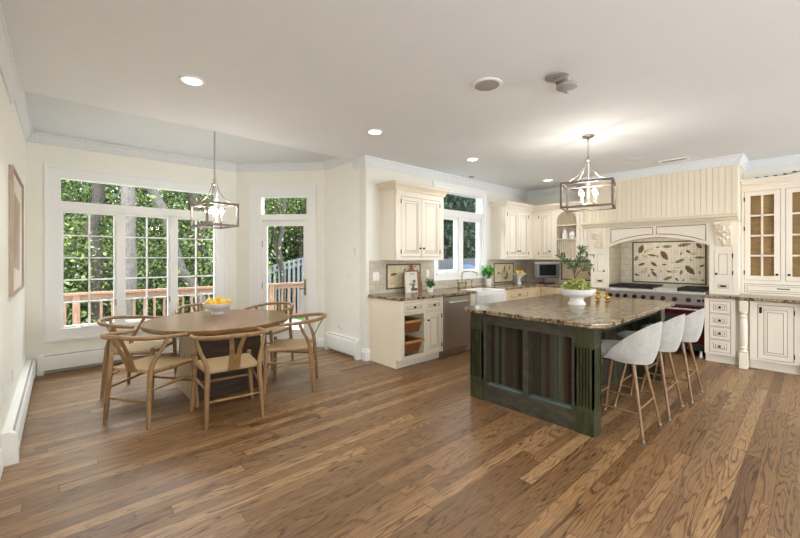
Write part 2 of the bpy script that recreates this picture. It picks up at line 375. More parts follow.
def thing(name, label, cat, loc=(0,0,0), group=None, kind=None):
    o = bpy.data.objects.new(name, None); COL.objects.link(o); o.location = loc; o.empty_display_size = .1
    return tag(o, label, cat, group, kind)
def copy_tree(o, parent=None):
    c = o.copy(); COL.objects.link(c)
    if parent: c.parent = parent
    for ch in [x for x in bpy.data.objects if x.parent == o]: copy_tree(ch, c)
    return c
def bez(p0, p1, p2, p3, n=10):
    p0, p1, p2, p3 = map(Vector, (p0, p1, p2, p3)); r = []
    for i in range(n+1):
        t = i/n; r.append(p0*(1-t)**3+p1*3*t*(1-t)**2+p2*3*t*t*(1-t)+p3*t**3)
    return r
def smoothpath(pts, n=6):      # Catmull-Rom
    P = [Vector(p) for p in pts]; P = [2*P[0]-P[1]]+P+[2*P[-1]-P[-2]]; r = []
    for i in range(1, len(P)-2):
        for k in range(n):
            t = k/n; a, b, c, d = P[i-1:i+3]
            r.append(.5*((2*b)+(c-a)*t+(2*a-5*b+4*c-d)*t*t+(3*b-a-3*c+d)*t**3))
    return r+[P[-2]]
def leafcloud(n, ctr, rad, size, mats=4, seed=0, clusters=None, weights=(4,4,3,1)):
    rnd = random.Random(seed); b = MB(); k = clusters or max(1, n//28); cs = []
    for i in range(k):
        while True:
            p = Vector([rnd.uniform(-1,1) for _ in range(3)])
            if p.length < 1: break
        cs.append(Vector((p.x*rad[0], p.y*rad[1], p.z*rad[2])))
    pool = [i for i, w in enumerate(weights[:mats]) for _ in range(w)]
    vs = []; fs = []; ms = []
    spread = max(rad)*.16+size
    cm = [rnd.choice(pool) for _ in cs]
    for i in range(n):
        ci = rnd.randrange(k); c = cs[ci]; p = Vector(ctr)+c+Vector([rnd.gauss(0, spread) for _ in range(3)])
        a = Vector([rnd.uniform(-1,1) for _ in range(3)]).normalized(); q = a.orthogonal().normalized()
        q = Matrix.Rotation(rnd.uniform(0, 6.28), 3, a) @ q; r = a.cross(q)
        l = size*rnd.uniform(.6, 1.3); w = l*.55; j = len(vs)
        vs += [p, p+q*l*.5+r*w*.5+a*l*.08, p+q*l, p+q*l*.5-r*w*.5+a*l*.08]; fs.append((j,j+1,j+2,j+3))
        ms.append(cm[ci] if rnd.random() < .7 else rnd.choice(pool))
    b.v = [tuple(x) for x in vs]; b.f = fs; b.m = ms
    return b

# ---------------------------------------------------------------- room shell
HC, HB = 2.824, 2.944
EL, EC, NS, NB, ER, NR, NE = -.3, 3.145, 4.179, 6.36, 7.45, -4.85, 4.456
D0, D1 = Vector((2.144, NB)), Vector((EC, 5.263))
def struct(o, label=None): o['kind'] = 'structure'; return o
fl = [(EL-.15, NR-.15), (ER+.15, NR-.15), (ER+.15, NS+.15), (EC+.1, NS+.15), (EC+.1, 5.3), (2.2, NB+.12), (EL-.15, NB+.12)]
struct(MB().prism(fl, -.14, 0).build('floor', 'floor'))
main = [(EL-.15, NR-.15), (ER+.15, NR-.15), (ER+.15, NS+.15), (EC+.12, NS+.15), (EC+.12, NE), (EL-.15, NE)]
struct(MB().prism(main, HC, HC+.35).build('ceiling', 'ceil'))
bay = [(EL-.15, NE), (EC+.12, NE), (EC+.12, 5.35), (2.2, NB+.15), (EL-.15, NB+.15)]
struct(MB().prism(bay, HB, HB+.23).build('ceiling', 'ceil_shaded'))
def wall(name, p, q, z1, holes, mat, t=.15):
    p, q = Vector(p), Vector(q); d = (q-p).normalized(); n = Vector((-d.y, d.x))      # n points outward (left of clockwise travel)
    b = MB(lambda u, dd, z: (p.x+d.x*u+n.x*dd, p.y+d.y*u+n.y*dd, z)); b.face(0, (q-p).length, 0, z1, holes, 0, t)
    return struct(b.build(name, mat))
wall('wall_left', (EL, NR), (EL, NB), HB, [(.6, 3.9, .45, 2.45)], 'wall')
wall('wall_back', (EL-.14, NB), (D0.x+.06, NB), HB, [(.43, 2.31, .50, 2.45)], 'wall')
DL = (D1-D0).length
wall('wall_angled', D0, D1, HB, [(.385, 1.222, 0, 2.44)], 'wall', .13)
wall('wall_return', (EC, 5.263), (EC, NS+.15), HB, [], 'wall', .12)
wall('wall_sink', (EC, NS), (ER+.14, NS), HC, [(4.585-EC, 5.865-EC, 1.14, 2.57)], 'wall_sink')
wall('wall_right', (ER, NS), (ER, NR), HC, [], 'wall_sink')
wall('wall_rear', (ER+.14, NR), (EL-.14, NR), HC, [(ER+.14-7.3, ER+.14-4.9, .45, 2.45)], 'wall')
crown_p = [(0,-.125), (.012,-.125), (.018,-.112), (.022,-.1), (.05,-.028), (.062,-.02), (.062,0), (0,0)]
g = .001
struct(MB().sweep([(EL, NR), (EL, NE)], crown_p, z=HC).sweep([(EC, NE), (EC, NS), (ER, NS), (ER, 2.72), (6.85, 2.72), (6.85, .715), (ER, .715), (ER, NR)], crown_p, z=HC).build('trim_1', 'crown'))
struct(MB().sweep([(EL, NE), (EL, NB), tuple(D0), tuple(D1), (EC, NE)], crown_p, z=HB).build('trim_2', 'crown'))
base_p = [(0,0), (.018,0), (.018,.1), (.012,.125), (.006,.14), (0,.14)]
dd = (D1-D0).normalized()
def onD(u): return tuple(D0+dd*u)
struct(MB().sweep([(EC, 4.26), (EC, NS), (EC+.065, NS)], [(0,0),(.02,0),(.02,.1),(.03,.105),(.03,.115),(.016,.14),(.016,.16),(0,.165)]).build('baseboard_return', 'white'))
struct(MB().sweep([onD(1.37), tuple(D1), (EC, 5.17)], base_p).build('baseboard_angled', 'white'))
struct(MB().sweep([onD(.0), onD(.22)], base_p).build('baseboard_back', 'white'))
struct(MB().sweep([(EL, NR), (EL, 3.70)], base_p).build('baseboard_left', 'white'))

# ---- windows
def fx(N, flip=1): return lambda u, d, z: (u, N-d, z)      # u along E, d into the room
def frame_rect(b, u0, u1, z0, z1, w, d0, d1, m=0):
    b.box(u0, u1, d0, d1, z1-w, z1, m); b.box(u0, u1, d0, d1, z0, z0+w, m); b.box(u0, u0+w, d0, d1, z0+w, z1-w, m); b.box(u1-w, u1, d0, d1, z0+w, z1-w, m)
def casing(b, u0, u1, z0, z1, w):
    frame_rect(b, u0, u1, z0, z1, w, 0, .018); frame_rect(b, u0, u1, z0, z1, .028, .018, .032); frame_rect(b, u0+w-.022, u1-w+.022, z0+w-.022, z1-w+.022, .018, .018, .026)
def big_window():
    f = fx(NB); r = thing('window_1', 'wide white framed triple casement window with transom over the dining nook', 'window', (.92, NB, .39)); r['kind'] = 'structure'
    b = MB(f); casing(b, -.135, 1.985, .385, 2.575, .15); b.build('casing', 'white', r)
    b = MB(f); frame_rect(b, -.01, 1.87, .5, 2.45, .02, -.13, 0.012)
    b.box(.01, 1.85, -.12, .01, 2.03, 2.14)
    for u in (.575, 1.19+.02): b.box(u, u+.075, -.12, .01, .52, 2.04)
    b.build('window_frame', 'white', r)
    MB(f).box(.01, 1.85, -.085, -.08, 2.14, 2.43).build('pane', 'glass', r)
    for i, (a, c) in enumerate(((.012, .575), (.65, 1.21), (1.285, 1.848))):
        b = MB(f); frame_rect(b, a, c, .53, 2.03, .026, -.1, -.03); sa = b.build('sash', 'white', r)
        b = MB(f); w = (a+c)/2
        b.box(w-.009, w+.009, -.09, -.055, .56, 2.0)
        for k in range(1, 5): z = .565+(2.0-.565)*k/5; b.box(a+.024, c-.024, -.09, -.055, z-.008, z+.008)
        b.build('muntin', 'white', sa)
        MB(f).box(a+.024, c-.024, -.077, -.072, .55, 2.01).build('pane', 'glass', sa)
        b = MB(f); b.box(w-.05, w+.03, -.02, .03, .52, .545); b.cyl((w-.03, .03, .535), (w-.09, .05, .545), .009, 8); b.build('crank_handle', 'white', sa)
        MB(f).box(c-.012, c+.002, -.03, -.015, .78, .86).build('latch', 'ceilfix', sa)
big_window()
def sink_window():
    f = fx(NS); r = thing('window_2', 'white framed double casement window with transom above the kitchen sink', 'window', (5.2, NS, 1.05)); r['kind'] = 'structure'
    b = MB(f); casing(b, 4.49, 5.96, 1.05, 2.665, .1); b.build('casing', 'white', r)
    b = MB(f); frame_rect(b, 4.585, 5.865, 1.14, 2.57, .035, -.13, .01)
    b.box(4.61, 5.84, -.12, .01, 2.13, 2.24); b.box(5.175, 5.275, -.12, .0, 1.16, 2.14)
    b.box(4.55, 5.9, 0, .045, 1.145, 1.165); b.build('window_frame', 'white', r)
    MB(f).box(4.615, 5.835, -.085, -.08, 2.235, 2.54).build('pane', 'glass', r)
    for a, c in ((4.615, 5.18), (5.27, 5.835)):
        b = MB(f); frame_rect(b, a, c, 1.17, 2.13, .05, -.1, -.03); sa = b.build('sash', 'white', r)
        MB(f).box(a+.045, c-.045, -.077, -.072, 1.21, 2.09).build('pane', 'glass', sa)
        MB(f).box((a+c)/2-.05, (a+c)/2+.03, -.03, .01, 1.165, 1.185).build('crank_handle', 'white', sa)
sink_window()
def patio_door():
    nx, ny = dd.y, -dd.x      # right of travel = into room
    f = lambda u, d, z: (D0.x+dd.x*u+nx*d, D0.y+dd.y*u+ny*d, z)
    r = thing('door_1', 'white full glass patio door with transom leading to the deck', 'door', (*onD(.8), 0)); r['kind'] = 'structure'
    b = MB(f); W0, W1 = .235, 1.35
    for lo, hi, a, c in ((0, .018, 0, .145),): 
        b.box(W0, W0+.15, 0, .018, 0, 2.43); b.box(W1-.13, W1, 0, .018, 0, 2.43); b.box(W0, W1, 0, .018, 2.43, 2.585)
        b.box(W0, W0+.028, .018, .032, 0, 2.557); b.box(W1-.028, W1, .018, .032, 0, 2.557); b.box(W0, W1, .018, .032, 2.557, 2.585)
    b.build('casing', 'white', r)
    b = MB(f); b.box(.386, .425, -.11, .01, 0, 2.41); b.box(1.185, 1.221, -.11, .01, 0, 2.41); b.box(.386, 1.221, -.11, .01, 2.41, 2.438); b.box(.425, 1.185, -.108, .014, 2.03, 2.125)
    b.box(.425, 1.185, -.108, .0, 0.0, .03); b.build('door_frame', 'white', r)
    MB(f).box(.42, 1.19, -.07, -.065, 2.12, 2.415).build('pane', 'glass', r)
    b = MB(f); b.face(.428, 1.182, .032, 2.028, [(.505, 1.12, .26, 1.94)], -.075, -.03); lf = b.build('door_leaf', 'white', r)
    MB(f).box(.5, 1.125, -.055, -.05, .255, 1.945).build('pane', 'glass', lf)
    for z in (.57, .92, 1.6): MB(f).box(.425, .435, -.032, -.018, z, z+.1).build('hinge', 'ceilfix', lf)
    b = MB(f); b.box(1.13, 1.165, -.03, -.02, .82, 1.08); b.cyl((1.147, -.02, .93), (1.147, .02, .93), .008); b.cyl((1.147, .015, .93), (1.07, .018, .93), .008); b.ball((1.147, -.012, 1.04), .014)
    b.build('door_handle', 'nickel', lf)
patio_door()

# ---------------------------------------------------------------- ceiling fixtures
def recessed(x, y, label, power=28):
    r = thing('recessed_light', label, 'ceiling light', (x, y, HC), 'recessed lights in the main ceiling')
    MB().lathe([(.066, -.001), (.092, -.001), (.09, -.008), (.07, -.012), (.066, -.004)], (x, y, HC), 32).build('trim_ring', 'white', r, True)
    MB().lathe([(0, -.002), (.066, -.002), (.066, -.0045), (0, -.0045)], (x, y, HC), 32).build('lens', 'lens', r)
    lamp('recessed_light_lamp', 'SPOT', (0, 0, -.03), power, (0,0,0), (.97, .98, 1), r, spot_size=R(140), spot_blend=.8, shadow_soft_size=.06)
recessed(.772, 3.286, 'lit round recessed ceiling light above the floor left of the dining chandelier, largest in view', 78)
recessed(2.589, 3.275, 'lit recessed ceiling light between the dining nook and the sink wall cabinets')
recessed(4.339, 3.267, 'lit recessed ceiling light in front of the sink window')
recessed(6.529, 3.244, 'lit recessed ceiling light in the far kitchen corner beside the island lantern')
r = thing('ceiling_speaker', 'round grey ceiling speaker grille left of the smoke alarm', 'speaker', (2.553, 1.779, HC))
MB().lathe([(.112, -.001), (.122, -.001), (.122, -.008), (.112, -.01)], (2.553, 1.779, HC), 32).build('rim', 'white', r, True)
MB().lathe([(0, -.013), (.07, -.012), (.112, -.009), (.112, -.001), (0, -.001)], (2.553, 1.779, HC), 32).build('grille', 'ceilfix', r, True)
r = thing('ceiling_speaker', 'flat white round ceiling cover beside the air vent', 'speaker', (6.03, 1.742, HC))
MB().lathe([(0, -.006), (.12, -.006), (.13, -.001), (0, -.001)], (6.03, 1.742, HC), 32).build('cover', 'ceil', r, True)
r = thing('ceiling_sensor', 'small round sprinkler cap on the ceiling by the sink window', 'sensor', (5.281, 4.0, HC))
MB().lathe([(0, -.012), (.04, -.012), (.055, -.001), (0, -.001)], (5.281, 4.0, HC), 24).build('cap', 'ceilfix', r, True)
x, y = 2.83, 1.335
r = thing('smoke_alarm', 'grey smoke alarm hanging open below its ceiling plate in front of the island lantern', 'smoke alarm', (x, y, HC))
MB().lathe([(0, -.001), (.085, -.001), (.085, -.012), (.05, -.02), (0, -.02)], (x, y, HC), 28).build('mounting_plate', 'ceilfix', r, True)
MB().lathe([(.03, -.02), (.05, -.03), (.05, -.045), (.035, -.06), (0, -.06)], (x+.02, y-.02, HC), 24).build('collar', 'silverpaint', r, True)
MB().lathe([(0, -.058), (.05, -.06), (.075, -.075), (.075, -.095), (.04, -.115), (.015, -.118), (.015, -.135), (0, -.138)], (x+.045, y-.055, HC), 28).build('alarm_body', 'ceilfix', r, True)
r = thing('air_vent', 'rectangular white slatted air vent in the ceiling by the hood', 'vent', (6.52, 1.37, HC))
b = MB(); frame_rect(MB(), 0, 1, 0, 1, .1, 0, 1)
for (a0, a1, c0, c1) in ((6.43, 6.45, 1.2, 1.54), (6.59, 6.61, 1.2, 1.54), (6.45, 6.59, 1.2, 1.22), (6.45, 6.59, 1.52, 1.54)): b.box(a0, a1, c0, c1, HC-.012, HC-.001)
b.build('frame', 'white', r)
MB().box(6.45, 6.59, 1.22, 1.52, HC-.004, HC-.001).build('backing', 'ceilfix', r)
b = MB()
for k in range(9): n0 = 1.235+k*.033; b.add([(6.45, n0, HC-.011), (6.59, n0, HC-.011), (6.59, n0+.014, HC-.004), (6.45, n0+.014, HC-.004), (6.45, n0+.003, HC-.012), (6.59, n0+.003, HC-.012)], [(0,1,2,3), (4,5,2,3), (0,1,5,4)])
b.build('louvre', 'white', r)
def chandelier(x, y, ztop, zhub, z1, z0, label, hx, hy, power, rot=0):
    r = thing('lantern_chandelier', label, 'chandelier', (x, y, ztop))
    MB().lathe([(0, 0), (.062, 0), (.062, -.012), (.05, -.024), (.012, -.03), (.012, -.05), (0, -.05)], (x, y, ztop-.001), 28).build('canopy', 'silverpaint', r, True)
    b = MB(); z = ztop-.045; k = 0
    while z > zhub+.05:
        t = [(x+(.009*cos(a) if k % 2 else 0), y+(0 if k % 2 else .009*cos(a)), z-.016+.021*sin(a)) for a in [2*pi*i/10 for i in range(10)]]
        b.tube(t, .0027, 6, closed=True); z -= .032; k += 1
    b.tube([(x, y, zhub+.04+.02*sin(a)) if False else (x+.018*cos(a), y, zhub+.045+.018*sin(a)) for a in [2*pi*i/14 for i in range(14)]], .004, 6, closed=True)
    b.build('chain', 'silverpaint', r, True)
    MB().lathe([(0, .03), (.01, .03), (.012, .012), (.035, .008), (.035, 0), (.02, -.006), (.011, -.02), (.009, -(zhub-z1)-.03), (.009, z0-zhub+.06), (0, z0-zhub+.06)], (x, y, zhub), 20).build('stem', 'silverpaint', r, True)
    for sx in (-1, 1):
        for sy in (-1, 1):
            MB().tube(bez((x+sx*.018, y+sy*.018, zhub), (x+sx*.04, y+sy*.04, zhub-.12), (x+sx*hx*.5, y+sy*hy*.5, z1+.03), (x+sx*hx, y+sy*hy, z1), 12), .0055, 8).build('arm', 'silverpaint', r, True)
    b = MB(); t = .011
    for sx in (-1, 1):
        for z in (z0, z1): b.box(x+sx*hx-t, x+sx*hx+t, y-hy-t, y+hy+t, z-t, z+t)
        for sy in (-1, 1): b.box(x+sx*hx-t, x+sx*hx+t, y+sy*hy-t, y+sy*hy+t, z0+t, z1-t)
    for sy in (-1, 1):
        for z in (z0, z1): b.box(x-hx+t, x+hx-t, y+sy*hy-t, y+sy*hy+t, z-t, z+t)
    b.build('cage', 'iron', r)
    zb = z0+.055
    for i in range(4):
        a = pi/4+i*pi/2; px, py = x+.075*cos(a), y+.1*sin(a)
        MB().tube(bez((x, y, zb+.01), (x+.03*cos(a), y+.03*sin(a), zb-.03), (px, py, zb-.03), (px, py, zb+.01)), .005, 6).build('candle_arm', 'silverpaint', r, True)
        c = MB().lathe([(0, 0), (.018, 0), (.018, .006), (.011, .008), (.011, .085), (0, .085)], (px, py, zb), 14).build('candle_sleeve', 'candle', r, True)
        MB().lathe([(0, .085), (.011, .087), (.02, .105), (.018, .125), (.008, .15), (0, .158)], (px, py, zb), 14).build('bulb', 'bulb', c, True)
    r.rotation_euler.z = R(rot)
    lamp('chandelier_lamp', 'POINT', (0, 0, zb+.19-ztop), power, col=(1, .94, .86), parent=r, shadow_soft_size=.02)
chandelier(4.487, 1.751, HC, 2.535, 2.27, 1.997, 'metal lantern chandelier with lit candle bulbs hanging above the kitchen island', .205, .255, 17, 14.9)
chandelier(1.316, 4.619, HB, 2.265, 2.026, 1.788, 'metal lantern chandelier with lit candle bulbs hanging above the round dining table', .163, .238, 5, 4.3)

# ---------------------------------------------------------------- heaters, plates, picture
def heater(name_label, path, h=.2, d=.075, holder=None):
    pass
def heater_along(label, p, q, H=.2, D=.075, cap=True, slot=None):
    p, q = Vector(p), Vector(q); t = (q-p).normalized(); L = (q-p).length
    r = thing('baseboard_heater', label, 'heater', (p.x, p.y, 0), None)
    n = Vector((t.y, -t.x)); f = lambda u, dpt, z: (p.x+t.x*u+n.x*dpt, p.y+t.y*u+n.y*dpt, z)
    g0 = .002
    prof = [(g0, .02), (g0, H), (D*.55, H), (D*.85, H-.02), (D, H-.05), (D, .05), (D-.012, .045), (D-.012, H-.06), (g0+.01, H-.03), (g0+.01, .02)]
    MB(f).prism(prof, .05, L-.05, f=lambda a, z, u: (u, a, z)).build('cover', 'heater', r, True)
    MB(f).box(.05, L-.05, g0+.012, D-.02, .04, H-.07).build('fin_element', 'dark', r)
    MB(f).box(.06, L-.06, D*.5, D*.8, H-.012, H-.006).build('damper', 'ceilfix', r)
    pc = [(g0, .0), (g0, H+.006), (D*.55, H+.006), (D*.88, H-.016), (D+.004, H-.05), (D+.004, 0)]
    for a, c in ((0, .06), (L-.06, L)): MB(f).prism(pc, a, c, f=lambda a_, z, u: (u, a_, z)).build('end_cap', 'heater', r, True)
    return r
heater_along('long white baseboard heater along the left wall', (EL, 3.73), (EL, NB-.09), .22, .085)
heater_along('white baseboard heater under the wide dining window', (EL+.1, NB), (2.06, NB), .235, .075)
heater_along('short white baseboard heater on the wall beside the patio door', (EC, 5.14), (EC, 4.29), .27, .075)
def plate(label, c, axis, w=.07, h=.115, kind='switch', name='light_switch', cat='switch'):
    r = thing(name, label, cat, c)
    if axis == 'E-': f = lambda u, d, z: (c[0]-d, c[1]+u, c[2]+z)
    if axis == 'N-': f = lambda u, d, z: (c[0]+u, c[1]-d, c[2]+z)
    if axis == 'E+': f = lambda u, d, z: (c[0]+d, c[1]+u, c[2]+z)
    MB(f).box(-w/2, w/2, .0005, .007, -h/2, h/2).build('plate', 'plastic', r, bevel=.003)
    if kind == 'switch':
        for k in (range(1) if w < .1 else (-1, 1)):
            u = 0 if w < .1 else k*w/4
            MB(f).box(u-.016, u+.016, .007, .012, -.033, .033).build('rocker', 'white', r)
    elif kind == 'dim':
        for z in (-.035, 0, .035): MB(f).box(-.012, .004, .007, .0085, z-.006, z+.006).build('button', 'ceilfix', r)
    elif kind == 'outlet':
        for z in (-.022, .022):
            MB(f).box(-.015, .015, .007, .009, z-.014, z+.014).build('socket', 'white', r)
    elif kind == 'thermo':
        MB(f).box(-w*.35, w*.35, .007, .022, -h*.3, h*.38).build('body', 'plastic', r, bevel=.004)
    elif kind == 'plug':
        MB(f).lathe([(0,0)], (0,0,0)) if False else None
        b = MB(f); b.box(-.03, .03, .007, .05, -.03, .05); b.build('air_freshener', 'plastic', r, bevel=.012)
    return r
plate('white keypad wall switch high on the wall between patio door and sink counter', (EC, 4.44, 1.522), 'E-', .06, .12, 'dim', 'keypad_switch')
plate('small white thermostat midway up the wall beside the patio door', (EC, 4.59, 1.158), 'E-', .1, .11, 'thermo', 'thermostat', 'thermostat')
plate('white outlet with plug-in device above the short baseboard heater', (EC, 4.789, .395), 'E-', .08, .12, 'plug', 'wall_outlet', 'outlet')
plate('white double light switch on the tiles left of the leaf mural by the cookbook', (3.31, NS-.012, 1.16), 'N-', .115, .12, 'switch')
plate('white light switch on the tiles between the cookbook mural and the window', (4.36, NS-.012, 1.17), 'N-', .07, .115, 'switch')
plate('white outlet low on the left wall just above the heater, nearer one', (EL, 3.98, .44), 'E+', .07, .115, 'outlet', 'wall_outlet', 'outlet')
plate('white outlet low on the left wall just above the heater, farther one', (EL, 4.62, .42), 'E+', .07, .115, 'outlet', 'wall_outlet', 'outlet')
r = thing('framed_picture', 'deep wood framed abstract picture on the left wall', 'picture', (EL, 5.15, 1.12))
f = lambda u, d, z: (EL+d, u, z)
b = MB(f); frame_rect(b, 4.3, 5.5, 1.12, 2.17, .016, .001, .028); b.build('frame', 'frame_pic', r)
MB(f).box(4.31, 5.49, .001, .012, 1.145, 2.145).build('backing_mat', 'paper', r)
b = MB(f); b.add([(4.55,.013,1.35),(5.2,.013,1.3),(5.25,.013,1.95),(4.6,.013,2.0)], [(0,1,2,3)]); b.build('artwork', 'frame_pic', r, label='pale abstract artwork')

# ---------------------------------------------------------------- cabinets
def SK(N): return lambda u, d, z: (u, N-d, z)
def RG(E): return lambda u, d, z: (E-d, u, z)
def knob(f, u, z, parent, pull=False, d0=0.0):
    b = MB(f)
    if pull == 'cup': b.cyl((u-.045, d0, z), (u-.045, d0+.02, z), .005, 8); b.cyl((u+.045, d0, z), (u+.045, d0+.02, z), .005, 8); b.tube([(u-.06, d0+.02, z), (u, d0+.026, z), (u+.06, d0+.02, z)], .006, 8); nm = 'pull'
    elif pull == 'ring': b.box(u-.03, u+.03, d0, d0+.004, z-.01, z+.012); b.tube([(u-.026, d0+.006, z+.004), (u, d0+.016, z-.006), (u+.026, d0+.006, z+.004)], .005, 8); nm = 'pull'
    else: b.cyl((u, d0, z), (u, d0+.018, z), .006, 8); b.ball((u, d0+.022, z), .015, 12); nm = 'knob'
    return b.build(nm, 'knob', parent, True)
def hinge(f, u, z, parent): return MB(f).box(u-.006, u+.006, 0, .006, z-.03, z+.03).build('hinge', 'knob', parent)
def panel(f, name, parent, u0, u1, z0, z1, kn=None, mat='cream', st=.05, hinges=None, pull=False, flat=False):
    gp = .006; u0 += gp; u1 -= gp; z0 += gp; z1 -= gp; b = MB(f)
    frame_rect(b, u0, u1, z0, z1, st, -.019, 0)
    a = (u0+st, u1-st, z0+st, z1-st)
    b.box(a[0], a[1], -.019, -.012, a[2], a[3], 1)
    i = (a[0]+.004, a[1]-.004, a[2]+.004, a[3]-.004)
    w = min(.03, (i[1]-i[0])*.25, (i[3]-i[2])*.25)
    if flat: b.box(i[0], i[1], -.014, -.0105, i[2], i[3])
    else: b.frust(i, (i[0]+w, i[1]-w, i[2]+w, i[3]-w), -.011, -.002); 
    if not flat: 
        q = (i[0]+w, i[1]-w, i[2]+w, i[3]-w)
        frame_rect(b, q[0], q[1], q[2], q[3], .004, -.003, -.0012, 1)
    o = b.build(name, [mat, 'glaze'], parent)
    if kn: knob(f, kn[0], kn[1], o, pull)
    if hinges is not None:
        for z in (z0+.07, z1-.07): hinge(f, hinges, z, o)
    return o
def carcass(f, parent, u0, u1, z0, z1, depth, holes, mat='cream', hollow=False):
    b = MB(f); b.face(u0, u1, z0, z1, holes, -.02, 0)
    if hollow:
        b.box(u0, u0+.018, -depth, -.02, z0, z1); b.box(u1-.018, u1, -depth, -.02, z0, z1); b.box(u0+.018, u1-.018, -depth, -.02, z0, z0+.018); b.box(u0+.018, u1-.018, -depth, -.02, z1-.018, z1)
        b.box(u0+.018, u1-.018, -depth, -depth+.01, z0+.018, z1-.018, 2)
    else:
        b.box(u0, u1, -depth, -.03, z0, z1)
        for h in holes: b.box(h[0]-.002, h[1]+.002, -.031, -.021, h[2]-.002, h[3]+.002, 1)
    return b.build('body', [mat, 'glaze', 'cabin'], parent)
ccr = [(0,0), (.02,0), (.024,.015), (.02,.02), (.05,.062), (.066,.07), (.066,.09), (.075,.095), (.075,.108), (0,.108)]
# upper left of the sink window
FU = NS-.33
r = thing('wall_cabinet', 'cream two door wall cabinet left of the sink window, above the cookbook', 'cabinet', (3.9, NS, 1.39))
f = SK(FU); U0, U1, Z0, Z1 = 3.405, 4.385, 1.39, 2.36
hs = [(3.5, 3.895, 1.435, 2.285), (3.905, 4.3, 1.435, 2.285)]
carcass(f, r, U0, U1, Z0, Z1, .329, hs)
panel(f, 'door', r, *hs[0], (3.865, 1.56), hinges=3.5); panel(f, 'door', r, *hs[1], (3.935, 1.56), hinges=4.3)
MB().sweep([(U0, NS-.002), (U0, FU), (U1, FU), (U1, NS-.002)], [(-.01, 0)]+[(o, z) for o, z in ccr[0:]]+[(-.01, .108)], z=Z1).build('crown', ['creamw'], r)
MB().box(U0+.02, U1-.02, FU+.02, NS-.01, Z1, Z1+.09).build('top_panel', 'cream', r)
for z in (1.41, 2.29): MB(f).box(U0+.005, U0+.04, 0, .012, z, z+.1).build('corner_block', 'cream', r)
# corner uppers on the sink wall
EU = ER-.33
r = thing('wall_cabinet', 'pale cream two door wall cabinet right of the sink window', 'cabinet', (6.6, NS, 1.39))
hs = [(6.17, 6.545, 1.435, 2.31), (6.555, 6.93, 1.435, 2.31)]
carcass(f, r, 6.105, EU-.001, Z0, Z1, .329, hs)
panel(f, 'door', r, *hs[0], (6.515, 1.55), hinges=6.17); panel(f, 'door', r, *hs[1], (6.585, 1.55), hinges=6.93)
MB().sweep([(6.105, NS-.002), (6.105, FU), (EU-.001, FU)], [(-.01, 0)]+ccr+[(-.01, .108)], z=Z1).build('crown', 'cream', r)
MB().box(6.12, EU-.01, FU+.02, NS-.01, Z1, Z1+.09).build('top_panel', 'cream', r)
# corner upper on the range wall + plate rack
r = thing('wall_cabinet', 'pale cream single door corner wall cabinet above the small television', 'cabinet', (ER, 3.6, 1.39))
f = RG(EU); h = (3.47, 3.73, 1.435, 2.31)
carcass(f, r, 3.402, FU-.001, Z0, Z1, .329, [h]); panel(f, 'door', r, *h, (3.5, 1.55), hinges=3.73)
MB().sweep([(EU, FU+.075), (EU, 3.402)], [(-.01, 0)]+ccr+[(-.01, .108)], z=Z1).build('crown', 'cream', r)
r = thing('plate_rack_cabinet', 'open cream wall cabinet with arched top, shelves and plate rack dowels', 'cabinet', (ER, 3.18, 1.39))
P0, P1 = 2.99, 3.365
b = MB(f); arch = [(P0, 1.43)]+[(P1, 1.43)]
up = [((P0+P1)/2+.1875*cos(a), 2.13+.18*sin(a)) for a in [pi*i/16 for i in range(17)]]
for i in range(16):
    (ua, za), (ub, zb) = up[i], up[i+1]; b.prism([(ub, zb), (ua, za), (ua, Z1), (ub, Z1)], -.02, 0, f=lambda u, z, d: (u, d, z))
b.box(2.925, P0, -.02, 0, Z0, Z1); b.box(P1, 3.4, -.02, 0, Z0, Z1); b.box(P0, P1, -.02, 0, Z0, 1.43)
b.box(2.925, 2.943, -.329, -.02, Z0, Z1); b.box(3.382, 3.4, -.329, -.02, Z0, Z1); b.box(2.943, 3.382, -.329, -.02, Z0, Z0+.04); b.box(2.943, 3.382, -.329, -.02, Z1-.02, Z1)
b.box(2.943, 3.382, -.329, -.32, Z0+.04, Z1-.02, 1); b.box(2.944, 3.381, -.1, -.09, Z0+.04, 1.772, 2); b.build('body', ['cream', 'creamw', 'cabin'], r)
for z in (2.05, 1.79): MB(f).box(2.945, 3.38, -.318, -.003, z-.018, z).build('shelf', 'cream', r)
for k in range(10): u = P0+.02+k*.037; MB(f).cyl((u, -.03, Z0+.04), (u, -.03, 1.772), .0095, 8).build('dowel', 'cream', r, True)
MB().sweep([(EU, 3.4), (EU, 2.727)], [(-.01, 0)]+ccr+[(-.01, .108)], z=Z1).build('crown', 'cream', r)
b = MB(f); b.box(2.727, 2.924, -.329, -.012, Z0, Z1)
for k in range(3): b.box(2.73+k*.066, 2.73+k*.066+.058, -.012, 0, Z0, Z1)
b.build('beadboard_filler', 'cream', r)
for k, (dy, lab, pr) in enumerate(((3.24, 'slim white ceramic vase on the plate rack shelf, left one', [(0,0), (.035,0), (.045,.03), (.04,.09), (.018,.13), (.026,.155), (.02,.155), (0,.14)]), (3.1, 'squat white ceramic jug on the plate rack shelf, right one', [(0,0), (.035,0), (.055,.04), (.05,.08), (.028,.105), (.034,.125), (.028,.125), (0,.11)]))):
    tag(MB().lathe([(a_*1.15, c_*1.15) for a_, c_ in pr], (EU+.085, dy, 1.791), 20).build('vase' if k == 0 else 'jug', 'ceramic', None, True), lab, 'vase' if k == 0 else 'jug')
